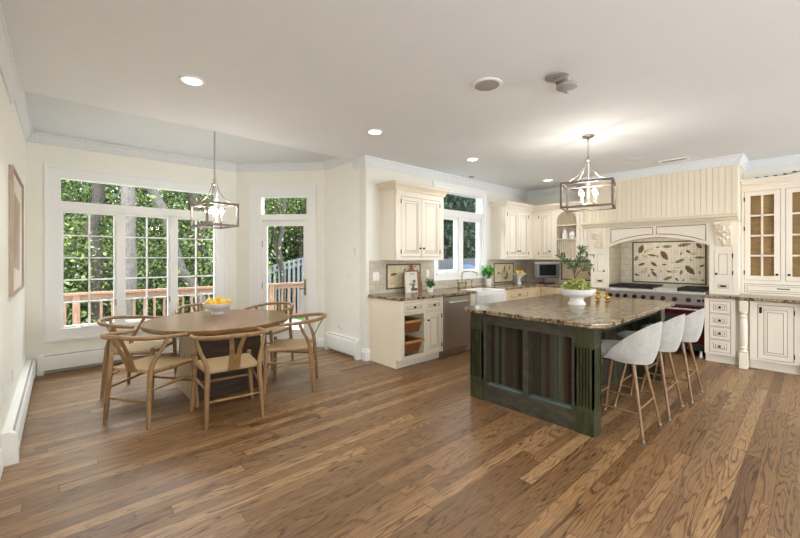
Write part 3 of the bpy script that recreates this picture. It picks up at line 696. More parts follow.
# ---- sink run base cabinets
FB = 3.535
def toe(f, parent, u0, u1, depth, zt=.11, m='cream'): return MB(f).box(u0, u1, -depth, -.075, 0, zt).build('toe_kick', m, parent)
r = thing('base_cabinet', 'cream base cabinet with two drawers, wicker basket cubby and door beside the dishwasher', 'cabinet', (3.6, NS, 0))
f = SK(FB); A0, A1, ZT = 3.2, 4.015, .875
hd = [(3.265, 3.63, .71, .845), (3.66, 3.985, .71, .845)]; ho = (3.275, 3.63, .155, .685); hdr = (3.67, 3.985, .13, .69)
b = MB(f); b.face(A0, A1, .11, ZT, hd+[ho, hdr], -.02, 0)
b.box(A0, A0+.02, -.642, -.02, .11, ZT); b.box(A1-.018, A1, -.642, -.02, .11, ZT); b.box(A0+.02, A1-.018, -.642, -.02, .11, .13); b.box(A0+.02, A1-.018, -.642, -.03, .69, ZT); b.box(3.645, A1-.018, -.642, -.03, .13, .69)
b.box(A0+.02, 3.645, -.642, -.5, .13, .69, 2)
for h in hd+[hdr]: b.box(h[0]-.002, h[1]+.002, -.032, -.021, h[2]-.002, h[3]+.002, 1)
b.box(A0, A0+.02, -.642, -.075, 0, .11); b.build('body', ['creamw', 'glaze', 'cabin'], r)
MB(f).box(A0+.02, A1, -.4, -.08, 0, .109).build('toe_kick', 'cream', r)
for h in hd: panel(f, 'drawer', r, *h, ((h[0]+h[1])/2, .778), 'creamw', .03)
panel(f, 'door', r, *hdr, (3.7, .58), 'creamw', hinges=3.985)
MB(f).box(A0+.003, A0+.045, 0, .012, .14, ZT-.03).build('pilaster', 'cream', r)
for i, z in enumerate((.44, .175)):
    bk = thing('wicker_basket', ('upper', 'lower')[i]+' brown wicker basket drawer in the open cubby of the end cabinet', 'basket', (3.455, FB+.2, z))
    w = MB(f); a0, a1 = 3.3, 3.61
    w.add([(a0+.03,-.05,z),(a1-.03,-.05,z),(a1-.03,-.4,z),(a0+.03,-.4,z),(a0,-.012,z+.15),(a1,-.012,z+.15),(a1,-.41,z+.15),(a0,-.41,z+.15)], [(0,1,2,3),(0,1,5,4),(1,2,6,5),(2,3,7,6),(3,0,4,7)])
    o = w.build('weave', 'wicker', bk); md = o.modifiers.new('thick', 'SOLIDIFY'); md.thickness = .008
    w = MB(f); fr = (a0-.018, a1+.014); w.box(fr[0], fr[1], 0.0, .018, z+.14, z+.17); w.box(fr[0], fr[1], -.42, -.408, z+.14, z+.17); w.box(fr[0], fr[0]+.012, -.408, 0, z+.14, z+.17); w.box(fr[1]-.012, fr[1], -.408, 0, z+.14, z+.17); w.build('rim', 'wickerrim', bk)
r = thing('dishwasher', 'stainless steel dishwasher with curved bar handle under the sink counter', 'dishwasher', (4.33, NS, 0))
MB(f).box(4.022, 4.64, -.62, -.04, .1, .868).build('body', 'dark', r)
MB(f).box(4.027, 4.635, -.04, .012, .11, .862).build('door', 'steel2', r, bevel=.006)
MB(f).box(4.027, 4.635, -.6, -.07, 0, .1).build('toe_panel', 'steel2', r)
MB(f).tube([(4.13, .01, .785), (4.15, .04, .785), (4.33, .056, .785), (4.51, .04, .785), (4.53, .01, .785)], [.012,.013,.013,.013,.012], 10).build('handle', 'steel', r, True)
r = thing('sink_base_cabinet', 'cream base cabinet holding the farmhouse sink right of the dishwasher', 'cabinet', (5.15, NS, 0))
b = MB(f); b.box(4.65, 4.76, -.64, 0, .11, ZT); b.box(5.52, 5.66, -.64, 0, .11, ZT); b.box(4.76, 5.52, -.64, 0, .11, .6); b.build('body', 'creamw', r); toe(f, r, 4.65, 5.66, .4)
for a, c in ((4.77, 5.135), (5.145, 5.51)): 
    o = panel(SK(FB-.021), 'door', r, a, c, .15, .58, ((5.11 if a < 5 else 5.17), .5), 'creamw')
r = thing('farmhouse_sink', 'white farmhouse sink with fluted apron front below the window', 'sink', (5.14, NS, .6))
b = MB(f); b.box(4.768, 5.512, .0, .06, .61, .9); b.box(4.768, 5.512, -.417, -.39, .61, .9); b.box(4.768, 4.795, -.39, 0, .61, .9); b.box(5.485, 5.512, -.39, 0, .61, .9); b.box(4.795, 5.485, -.39, 0, .61, .64)
b.build('basin', 'ceramic', r, bevel=.008)
b = MB(f)
for k in range(19): u = 4.8+k*.0365; b.cyl((u, .06, .63), (u, .06, .845), .0165, 8)
b.build('fluting', 'ceramic', r, True)
r = thing('base_cabinet', 'warm cream base cabinet with single drawer right of the farmhouse sink', 'cabinet', (6.05, NS, 0))
EB = 6.79
h = [(5.72, 6.4, .68, .85)]; h2 = [(5.72, 6.05, .13, .66), (6.07, 6.4, .13, .66)]
carcass(f, r, 5.665, 6.43, .11, ZT, .64, h+h2, 'creamtan'); toe(f, r, 5.665, 6.43, .4)
panel(f, 'drawer', r, *h[0], (6.06, .765), 'creamtan', .035, pull='ring')
for q in h2: panel(f, 'door', r, *q, None, 'creamtan')
r = thing('corner_base_cabinet', 'warm cream corner base cabinet with two folding doors under the small television', 'cabinet', (6.9, NS, 0))
h = [(6.5, 6.77, .13, .85)]
b = MB(); b.box(6.435, ER-.001, FB+.03, NS-.002, .11, ZT); b.box(EB+.03, ER-.001, 3.13, FB+.03, .11, ZT); b.box(6.435, ER-.001, FB+.075, NS-.002, 0, .11); b.box(EB+.075, ER-.001, 3.13, FB+.075, 0, .11)
bb_ = MB(f); bb_.face(6.435, EB, .11, ZT, h, -.03, 0); b.v += []; 
n = len(b.v); b.v += bb_.v; b.f += [tuple(i+n for i in q) for q in bb_.f]; b.m += bb_.m
f2 = RG(EB); h2 = [(3.15, FB-.02, .13, .85)]
bb_ = MB(f2); bb_.face(3.13, FB, .11, ZT, h2, -.03, 0); n = len(b.v); b.v += bb_.v; b.f += [tuple(i+n for i in q) for q in bb_.f]; b.m += bb_.m
b.build('body', 'creamtan', r); panel(f, 'door', r, *h[0], None, 'creamtan'); panel(f2, 'door', r, *h2[0], None, 'creamtan')
r = thing('base_cabinet', 'warm cream base cabinet between the corner and the left end of the range', 'cabinet', (ER, 2.75, 0))
h = [(2.42, 3.1, .68, .85)]; h2 = [(2.42, 2.755, .13, .66), (2.765, 3.1, .13, .66)]
carcass(f2, r, 2.37, 3.128, .11, ZT, .659, h+h2, 'creamtan'); toe(f2, r, 2.37, 3.128, .4)
panel(f2, 'drawer', r, *h[0], (2.76, .765), 'creamtan', .035, pull='ring')
for q in h2: panel(f2, 'door', r, *q, None, 'creamtan')
# counters
edge = [(0,-.04), (.03,-.04), (.036,-.03), (.03,-.022), (.038,-.012), (.034,0), (0,0)]
r = thing('worktop', 'brown speckled granite worktop along the sink wall and corner', 'worktop', (4, NS, .875))
cp = MB(); z0, z1 = .876, .915
def slab(b, x0, x1, y0, y1, z0=z0, z1=z1): b.box(x0, x1, y0, y1, z0, z1)
y0 = FB-.03; x0 = EB-.03
slab(cp, 3.175, 4.765, y0, NS-.001); slab(cp, 4.765, 5.515, FB+.42, NS-.001); slab(cp, 5.515, ER-.001, y0, NS-.001); slab(cp, x0, ER-.001, 2.366, y0)
cp.build('slab', 'granite', r, bevel=.008)
# backsplash
struct(MB().box(3.2, 4.488, NS-.011, NS-.0005, .916, 1.388).box(4.488, 5.962, NS-.011, NS-.0005, .916, 1.049).box(5.962, ER-.012, NS-.011, NS-.0005, .916, 1.388).build('trim_3', 'tile_sink'))
struct(MB().box(ER-.011, ER-.0005, 2.65, NS-.012, .916, 1.388).build('trim_4', 'tile_range'))
def oak_leaf(b, f, c, l, w, ang, d, m):
    ca, sa = cos(ang), sin(ang); pts = []
    for t, k in ((-1,.0), (-.75,.35), (-.5,.8), (-.3,.62), (-.05,1), (.15,.72), (.4,.85), (.6,.5), (.85,.35), (1.05,0)): pts.append((t*l/2, k*w/2))
    pts += [(t, -k*.9) for t, k in pts[-2:0:-1]]
    P = [(c[0]+x*ca-y*sa, c[1]+x*sa+y*ca) for x, y in pts]
    n = len(P); vs = [f(u, d, z) for u, z in P]+[f(c[0], d+.0025, c[1])]
    b.add(vs, [(i, (i+1) % n, n) for i in range(n)], m)
def mural(label, f, u0, u1, z0, z1, leaves, ctr, d=.012, field='mural'):
    r = thing('tile_mural', label, 'tile mural', f((u0+u1)/2, 0, z0))
    b = MB(f); frame_rect(b, u0, u1, z0, z1, .022, d-.001, d+.008); b.build('border', 'border', r)
    b = MB(f); b.box(u0+.022, u1-.022, d-.001, d+.003, z0+.022, z1-.022)
    bb = MB()
    for (cu, cz, l, w, a, m) in leaves: oak_leaf(bb, f, (cu, cz), l, w, a, d+.0035, m)
    n = len(b.v); b.v += [tuple(v) for v in bb.v]; b.f += [tuple(i+n for i in q) for q in bb.f]; b.m += bb.m
    b.build('leaf_tiles', [field, 'leaf_a', 'leaf_b', 'leaf_c'], r)
rl = random.Random(3)
def rleaves(u0, u1, z0, z1, n):
    return [(rl.uniform(u0+.07, u1-.07), rl.uniform(z0+.06, z1-.06), rl.uniform(.05, .11), rl.uniform(.03, .05), rl.uniform(0, 6.28), rl.choice((1,1,2,3))) for _ in range(n)]
mural('framed leaf tile mural behind the cookbook and cutting board', SK(NS), 3.5, 4.2, .965, 1.335, [(3.64, 1.18, .14, .05, .1, 1), (3.86, 1.24, .07, .04, .8, 2), (4.12, 1.2, .13, .05, 1.2, 2), (3.62, 1.05, .1, .04, .3, 3), (4.09, 1.29, .05, .03, .3, 1), (3.8, 1.12, .06, .03, 2, 3)], None)
mural('framed leaf tile mural between the sink window and the corner', SK(NS), 6.2, 6.9, .93, 1.32, [(6.36, 1.12, .08, .05, .1, 1), (6.57, 1.2, .15, .07, 1.2, 2), (6.66, 1.1, .13, .06, 1.9, 2), (6.75, 1.22, .1, .05, 1.2, 1), (6.5, 1.02, .08, .04, .6, 3), (6.62, 1.02, .14, .06, .3, 2)], None)
mural('framed leaf tile mural on the range wall behind the olive branches', RG(ER), 2.72, 3.42, .985, 1.365, [(2.95, 1.2, .16, .06, -.5, 1), (3.1, 1.14, .1, .04, .7, 3), (2.88, 1.12, .1, .05, 1.1, 2), (3.27, 1.22, .1, .04, .4, 1), (3.2, 1.08, .08, .04, .2, 3)], None)

# ---------------------------------------------------------------- range wall: hood surround
r = thing('range_hood', 'cream beadboard range hood with arched front, mantel shelf and carved corbels over the range', 'range hood', (ER, 1.68, .917))
EH = 6.85; f = RG(EH); L0, L1, R0, R1 = 2.347, 2.63, .712, 1.021
b = MB(f); H0, H1 = .715, 2.72
b.box(H0, H1, -(ER-EH)+.001, -.012, 1.94, HC-.003)
k = 0; u = H0
while u < H1-.001:
    v = min(u+.068, H1); b.box(u, v-.007, -.012, 0, 1.96, HC-.003); b.cyl((v-.0035, -.006, 1.96), (v-.0035, -.006, HC-.13), .003, 6); b.box(v-.007, v, -.0125, -.011, 1.96, HC-.13, 1); u = v
b.build('beadboard_front', ['creamw', 'glaze'], r)
MB().sweep([(EH, H1+.03), (EH, H0-.008)], [(0,1.925), (.02,1.925), (.03,1.94), (.06,1.955), (.07,1.975), (.11,1.985), (.12,1.995), (.12,2.012), (.10,2.022), (.02,2.03), (0,2.03)]).build('mantel_shelf', 'creamw', r)
for a, c in ((R0, R1), (L0, L1)):
    b = MB(f); b.box(a, c, -(ER-EH)+.001, -.02, .917, 1.926); b.face(a, c, .917, 1.926, [(c-.249, c-.05, 1.14, 1.53), (c-.249, c-.05, .96, 1.1)], -.02, 0)
    b.build('column', 'cream', r)
for a, c, side in ((R0, R1, 1), (L0, L1, 0)):
    hz = (c-.249, c-.05)
    panel(f, 'door', r, hz[0], hz[1], 1.14, 1.53, ((hz[1]-.03) if side else (hz[0]+.03), 1.2), 'cream', .045, hinges=(hz[0] if side else hz[1]), flat=True)
    panel(f, 'drawer', r, hz[0], hz[1], .96, 1.1, ((hz[0]+hz[1])/2, 1.03), 'cream', .032, pull='ring')
# arch with two panels
b = MB(f); n = 20; A = lambda u: 1.60+.142*max(0, 1-((u-1.684)/.655)**2)**.9
for i in range(n):
    ua, ub = 1.021+(2.347-1.021)*i/n, 1.021+(2.347-1.021)*(i+1)/n
    b.prism([(ua, A(ua)), (ub, A(ub)), (ub, 1.926), (ua, 1.926)], -.03, -.004, f=lambda u, z, d: (u, d, z))
    b.prism([(ua, A(ua)), (ub, A(ub)), (ub, A(ub)+.012), (ua, A(ua)+.012)], -.004, .002, f=lambda u, z, d: (u, d, z))
for a, c in ((1.06, 1.66), (1.71, 2.31)):
    pts = [(a, 1.9), (c, 1.9)]+[(c+(a-c)*k/10, A(c+(a-c)*k/10)+.05) for k in range(11)]
    P = [f(u, -.0005, z) for u, z in pts]
    b2 = MB(); b2.tube(P, .005, 6, closed=True); nn = len(b.v); b.v += b2.v; b.f += [tuple(i+nn for i in q) for q in b2.f]; b.m += [1]*len(b2.f)
b.build('arch_front', ['cream', 'glaze'], r)
MB(f).box(1.022, 2.346, -(ER-EH)+.012, -.032, 1.755, 1.80).build('hood_liner', 'cabin', r)
lamp('hood_lamp', 'AREA', (EH+.3-ER, 0, 1.745-.917), 1.8, (0, R(-25), 0), (1, .95, .87), r, shape='RECTANGLE', size=.1, size_y=.9)
for uc in ((R0+R1)/2-.005, (L0+L1)/2+.0):
    b = MB(f); prof = [(0,1.59), (.02,1.585), (.035,1.6), (.04,1.63), (.055,1.66), (.06,1.7), (.055,1.73), (.075,1.76), (.105,1.79), (.115,1.83), (.112,1.87), (.1,1.895), (.105,1.922), (0,1.922)]
    b.prism(prof, uc-.08, uc+.08, f=lambda d, z, u: (u, d, z)); b.box(uc-.095, uc+.095, 0, .11, 1.895, 1.924)
    for (du, d, z, rr) in ((-.045,.1,1.84,.028), (0,.112,1.83,.03), (.045,.1,1.84,.028), (-.03,.085,1.785,.024), (.03,.085,1.785,.024), (0,.07,1.74,.026), (-.03,.055,1.7,.022), (.03,.055,1.7,.022), (0,.05,1.65,.024), (0,.035,1.61,.018), (-.06,.105,1.875,.016), (.06,.105,1.875,.016), (0,.11,1.875,.016), (-.03,.11,1.88,.014), (.03,.11,1.88,.014)):
        b.ball((uc+du*1.2, d, z), rr, 10, 0, 1.1)
    b.build('corbel', 'creamw', r, True)
struct(MB().box(ER-.011, ER-.0005, 1.022, 2.346, .9, 1.754).build('trim_5', 'tile_range'))
MB().box(EH+.03, ER-.012, 1.0212, 1.029, .917, 1.754).build('niche_tile', 'tile_side', r); MB().box(EH+.03, ER-.012, 2.339, 2.3468, .917, 1.754).build('niche_tile', 'tile_side', r)
ML = [(218,145,75,40,70,1),(180,215,50,25,60,2),(222,260,52,22,20,1),(318,257,55,25,-40,1),(185,340,42,18,-20,1),(395,190,85,42,-60,1),(305,190,65,20,-10,2),(348,130,30,12,20,1),(415,127,65,25,0,2),(320,330,58,25,-50,1),(305,300,32,15,-20,1),(395,260,32,14,10,1),(430,310,42,16,-10,2),(420,360,68,25,25,2),(485,365,32,15,-50,1),(515,315,42,20,75,2),(505,232,68,25,25,2),(565,165,36,18,-40,1),(535,117,90,28,10,2),(635,125,52,28,-50,1),(640,207,68,20,0,2),(575,295,88,42,-50,1),(655,265,36,16,20,1),(640,312,25,10,80,1),(660,365,22,10,0,2),(240,315,60,28,10,3),(460,310,50,28,5,3),(595,360,55,25,-10,3),(280,150,65,28,15,3),(250,200,50,25,-20,3),(490,280,50,15,0,3),(530,370,25,14,60,2),(280,345,24,10,70,1),(370,310,20,8,80,2),(515,180,28,12,80,2),(580,225,22,8,-40,1),(250,165,20,9,30,2),(345,200,22,9,80,2),(258,295,20,8,70,1),(455,245,30,12,10,3),(600,180,40,18,5,3)]
u0, u1, z0, z1 = 1.14, 2.16, 1.0, 1.70
mural('large framed leaf mosaic mural on the wall above the range burners', RG(ER), u0, u1, z0, z1,
      [(u1-.02-(x-160)/(675-160)*(u1-u0-.04), z1-.03-(y-100)/(385-100)*(z1-z0-.06), l*.0021, w*.0024, R(180-a), m) for x, y, l, w, a, m in ML], None, field='mosaic')
# ---------------------------------------------------------------- range
r = thing('kitchen_range', 'wide stainless steel range with burgundy oven doors and black burner grates', 'range', (ER, 1.7, 0))
EF = 6.72; f = RG(EF); G0, G1 = 1.045, 2.342
MB(f).box(G0, G1, -.68, -.02, .1, .9).build('body', 'black', r)
b = MB(f); b.box(G0, G1, -.68, .03, .885, .935); b.build('cooktop', 'steel', r, bevel=.012)
b = MB(f); b.add([(G0,-.02,.745),(G1,-.02,.745),(G1,.02,.885),(G0,.02,.885),(G0,-.04,.745),(G1,-.04,.745),(G1,-.04,.885),(G0,-.04,.885)], [(0,1,2,3),(4,5,6,7),(0,1,5,4),(2,3,7,6),(0,3,7,4),(1,2,6,5)]); b.build('control_panel', 'steel', r)
for i, u in enumerate([1.235, 1.4, 1.545, 1.68, 1.8, 1.92, 2.05, 2.16, 2.27]):
    b = MB(f); b.cyl((u, 0, .82), (u, .012, .818), .032, 20); b.cyl((u, .012, .818), (u, .045, .81), .024, 16); b.build('knob', 'black', r, True)
b = MB(f); b.cyl((1.115, 0, .82), (1.115, .02, .818), .036, 24); b.cyl((1.115, .02, .818), (1.115, .022, .818), .024, 20, 1); b.box(1.06, 1.085, .0, .014, .8, .84, 1); b.build('clock_dial', ['steel', 'black'], r, True)
for (a, c, lab) in ((G0+.01, 1.66, 0), (1.675, G1-.01, 0)):
    d = MB(f).box(a, c, -.02, .012, .2, .735).build('oven_door', 'red', r, bevel=.008)
    MB(f).box(a+.14, c-.14, .012, .014, .36, .6).build('oven_window', 'black', d)
    b = MB(f); b.tube([(a+.06, .05, .685), (c-.06, .05, .685)], .014, 12); b.cyl((a+.08, .01, .685), (a+.08, .05, .685), .01); b.cyl((c-.08, .01, .685), (c-.08, .05, .685), .01); b.build('handle', 'steel', d, True)
MB(f).box(G0+.01, G1-.01, -.06, -.03, .1, .19).build('kick_panel', 'black', r)
for u in (G0+.06, G1-.06): MB(f).lathe([(0,0), (.025,0), (.02,.1), (0,.1)], (0,0,0)) if False else MB().lathe([(0,0), (.03,0), (.02,.03), (.018,.1), (0,.1)], (EF+.08, u, 0), 14).build('leg', 'steel', r, True)
for k in range(4):
    a = G0+.03+k*(G1-G0-.06)/4; c = a+(G1-G0-.06)/4-.01; b = MB(f)
    for d in (-.62, -.47, -.32, -.17, -.03): b.box(a, c, d-.008, d+.008, .945, .985)
    for q in (0, .5, 1): uu = a+(c-a-.016)*q; b.box(uu, uu+.016, -.62, -.03, .945, .985)
    for uu in (a, c-.016): 
        for d in (-.62, -.045): b.box(uu, uu+.016, d, d+.015, .934, .946)
    if k == 1: b = MB(f).box(a, c, -.62, -.03, .936, .96)
    if k == 1: b.build('griddle_plate', 'steel', r, bevel=.004)
    else: b.build('burner_grate', 'black', r)
# ---------------------------------------------------------------- right base run
EB2 = 6.6; f = RG(EB2)
r = thing('drawer_cabinet', 'cream four drawer base cabinet between the range and the turned post', 'cabinet', (ER, .87, 0))
hs = [(.76, .985, z, z+.165) for z in (.15, .325, .5, .675)]
carcass(f, r, .715, 1.035, .12, .874, .84, hs); toe(f, r, .715, 1.035, .6, .12)
for h in hs: panel(f, 'drawer', r, *h, ((h[0]+h[1])/2, (h[2]+h[3])/2), 'cream', .035)
def post(y, lab):
    t = thing('turned_post', lab, 'post', (6.56, y, 0), None)
    c = (6.56, y, 0); w = .042
    for z0_, z1_ in ((0, .2), (.74, .874)): MB().box(c[0]-w, c[0]+w, y-w, y+w, z0_, z1_).build('block', 'cream', t, bevel=.004)
    MB().lathe([(.03,.2), (.044,.215), (.044,.225), (.026,.235), (.026,.25), (.04,.262), (.04,.275), (.03,.29), (.036,.31), (.041,.5), (.038,.63), (.028,.645), (.042,.66), (.042,.672), (.026,.685), (.03,.71), (.044,.725), (.03,.74)], c, 20).build('turned_shaft', 'cream', t, True)
post(.63, 'cream turned post under the right worktop beside the four drawer cabinet'); post(.07, 'cream turned post at the right edge of the photo by the single door cabinet')
r = thing('base_cabinet', 'cream base cabinet with one raised panel door below the glass wall cabinet', 'cabinet', (ER, .3, 0))
h = (.18, .505, .145, .83)
carcass(f, r, .12, .575, .12, .874, .84, [h]); toe(f, r, .12, .575, .6, .12)
o = panel(f, 'door', r, *h, None, 'cream', hinges=.18)
b = MB(f); b.cyl((.475, 0, .765), (.475, .015, .765), .006, 8); b.box(.462, .488, 0, .004, .73, .8); b.ball((.475, .02, .75), (.012, .012, .03)); b.build('latch', 'knob', o, True)
b = MB(f); b.box(.577, .713, -.84, -.07, 0, .874); b.box(-.9, .118, -.84, -.02, .12, .874); b.box(-.9, .118, -.6, -.075, 0, .12)
tag(b.build('cabinet_side_panel', 'cream'), 'recessed plain cream panel behind the turned post by the four drawers', 'cabinet panel')
r = thing('worktop', 'brown speckled granite worktop right of the range under the glass cabinet', 'worktop', (7, .3, .876))
b = MB(); b.box(EB2-.03, ER-.001, -.9, 1.037, .876, .917); b.box(6.505, EB2-.03, .02, .69, .876, .917); b.build('slab', 'granite', r, bevel=.008)
# glass wall cabinet
r = thing('glass_wall_cabinet', 'tall cream wall cabinet with glass pane doors and dentil crown right of the hood', 'cabinet', (ER, 0, .918))
f = RG(EU); q0, q1 = -.72, .708
hs = [(.318, .678, 1.115, 2.345), (-.085, .275, 1.115, 2.345), (-.5, -.13, 1.115, 2.345)]; hd = [(.09, .678, .945, 1.065), (-.5, .05, .945, 1.065)]
b = MB(f); b.face(q0, q1, .918, 2.39, hs+hd, -.02, 0); b.box(q0, q0+.018, -.329, -.02, .918, 2.39); b.box(q1-.018, q1, -.329, -.02, .918, 2.39)
b.box(q0+.018, q1-.018, -.329, -.02, 1.07, 1.095); b.box(q0+.018, q1-.018, -.329, -.02, 2.37, 2.39); b.box(q0+.018, q1-.018, -.13, -.115, 1.095, 2.37, 2); b.box(q0+.018, q1-.018, -.329, -.31, .918, 2.37); b.box(.285, .305, -.114, -.02, 1.095, 2.37, 2); b.box(q0+.02, q1-.02, -.1, -.03, .93, 1.07, 1)
b.build('body', ['cream', 'glaze', 'cabin'], r)
for z in (1.4, 1.72, 2.03): MB(f).box(q0+.02, q1-.02, -.114, -.04, z-.018, z).build('shelf', 'cabin', r)
for i, h in enumerate(hs):
    a, c, z0, z1 = h[0]+.005, h[1]-.005, h[2]+.005, h[3]-.005; st = .058; b = MB(f); frame_rect(b, a, c, z0, z1, st, -.019, 0)
    b.box((a+c)/2-.011, (a+c)/2+.011, -.016, -.003, z0+st, z1-st)
    for k in (1, 2, 3): z = z0+st+(z1-z0-2*st)*k/4; b.box(a+st, c-st, -.016, -.003, z-.011, z+.011)
    o = b.build('door', 'cream', r); MB(f).box(a+st-.004, c-st+.004, -.012, -.01, z0+st-.004, z1-st+.004).build('pane', 'glass_dark', o)
    knob(f, (a+.03) if i == 0 else (c-.03), z0+.08, o)
    for z in (z0+.1, (z0+z1)/2+.1, z1-.1): hinge(f, (h[1] if i == 0 else h[0]), z, o)
for h in hd: panel(f, 'drawer', r, *h, ((h[0]+h[1])/2-.09 if h[0] > 0 else (h[0]+h[1])/2, 1.01), 'cream', .02, pull='cup', flat=True)
MB().sweep([(EU, q1), (EU, q0)], [(-.01,0), (.016,0), (.016,.02), (.022,.024), (.022,.052), (.03,.056), (.05,.085), (.07,.1), (.07,.125), (-.01,.125)], z=2.385).build('crown', 'cream', r)
b = MB(f)
for k in range(46): u = q1-.01-k*.03; b.box(u-.016, u, .021, .034, 2.412, 2.436)
b.build('dentil', 'cream', r)
r = thing('garland', 'thin dark twig garland lying on top of the glass cabinet crown', 'garland', (EU+.1, .2, 2.51))
b = MB()
pts = smoothpath([(EU+.0, .55, 2.513), (EU+.02, .4, 2.52), (EU+.0, .25, 2.527), (EU+.02, .1, 2.56), (EU+.0, -.1, 2.54)], 5); b.tube(pts, .004, 6); b.build('twig', 'twig', r, True)
b = MB()
for p in pts[::3]: b.ball((p.x, p.y, p.z+.012), (.014, .022, .01), 8)
b.build('leaf', 'olive', r, True)

# ---------------------------------------------------------------- island
I0, I1, J0, J1 = 3.145, 5.22, 1.184, 2.394; PW = .15
r = thing('kitchen_island', 'dark green kitchen island with fluted corner posts and striped board end panels', 'kitchen island', (4.2, 1.8, 0))
fi = RG(I0)
b = MB(); b.box(I0+.1, I1-.02, 1.52, J1-.061, .0, .872); b.build('body', 'frame_brown', r)
b = MB(fi); b.face(J0+PW-.01, J1-PW+.01, .0, .872, [(1.364, 1.755, .163, .765), (1.81, 2.21, .163, .765)], -.099, -.012)
b.build('end_frame', 'frame_brown', r)
for (a, c) in ((1.364, 1.755), (1.81, 2.21)):
    b = MB(fi); n = 10
    for k in range(n): u = a+(c-a)*k/n; b.box(u+.001, u+(c-a)/n-.001, -.0985, -.088-.003*(k % 2), .163, .765)
    o = b.build('board_panel', 'boards', r, label='striped weathered board panel')
    MB(fi).box(a, c, -.088, -.03, .163, .178).build('panel_ledge', 'teal', r, label='worn pale teal ledge below the boards')
def ipost(y0, x0):
    b = MB(); x1, y1 = x0+PW, y0+PW; q = .016
    b.box(x0, x1, y0, y1, 0, .19); b.box(x0, x1, y0, y1, .735, .872); b.box(x0+q, x1-q, y0+q, y1-q, .19, .735)
    b.box(x0, x1, y0, y1, .19, .22); b.box(x0, x1, y0, y1, .7, .735)
    ribs = ((0, .033), (.046, .0575), (.0695, .081), (.093, .1045), (.117, .15))
    for t0, t1 in ribs:
        for a in (x0, x1-q): b.box(a, a+q, y0+t0, y0+t1, .22, .7)
        for a in (y0, y1-q): b.box(x0+t0, x0+t1, a, a+q, .22, .7)
    b.box(x0-.006, x1+.006, y0-.006, y1+.006, .728, .742); b.box(x0-.006, x1+.006, y0-.006, y1+.006, .185, .2)
    b.build('corner_post', 'green', r)
for x in (I0, I1-PW):
    for y in (J0, J1-PW): ipost(y, x)
b = MB(); x = I0+PW
b.box(I0+PW, I1-PW, J0+.04, J0+.075, .79, .872); b.build('apron_rail', 'frame_brown', r)
b = MB(lambda u, d, z: (u, 1.52-d, z)); n = 26
for k in range(n): u = I0+.141+(I1-I0-.242)*k/n; b.box(u+.002, u+(I1-I0-.242)/n-.002, 0, .012, .1, .86)
b.box(I0+.141, I1-.11, 0, .02, 0, .1); b.build('beadboard_side', 'boards', r)
for x_ in (I0+.1, I1-.1): MB().box(x_, x_+.04, J0+.1, 1.519, 0, .872).build('end_board', 'green', r)
ch = .085; t0, t1, t2, t3 = 3.07, 5.30, 1.10, 2.45; T = [(t0+ch, t3), (t0, t3-ch), (t0, t2+ch), (t0+ch, t2), (t1-ch, t2), (t1, t2+ch), (t1, t3-ch), (t1-ch, t3)]
# path runs so that outside is on the right of travel
top = MB(); top.prism([(x, y) for x, y in T], .876, .917)
top.sweep(T, [(-.01,.878), (.012,.880), (.02,.888), (.014,.896), (.02,.906), (.014,.916), (-.01,.9165)], closed=True)
top.build('countertop', 'granite', r)
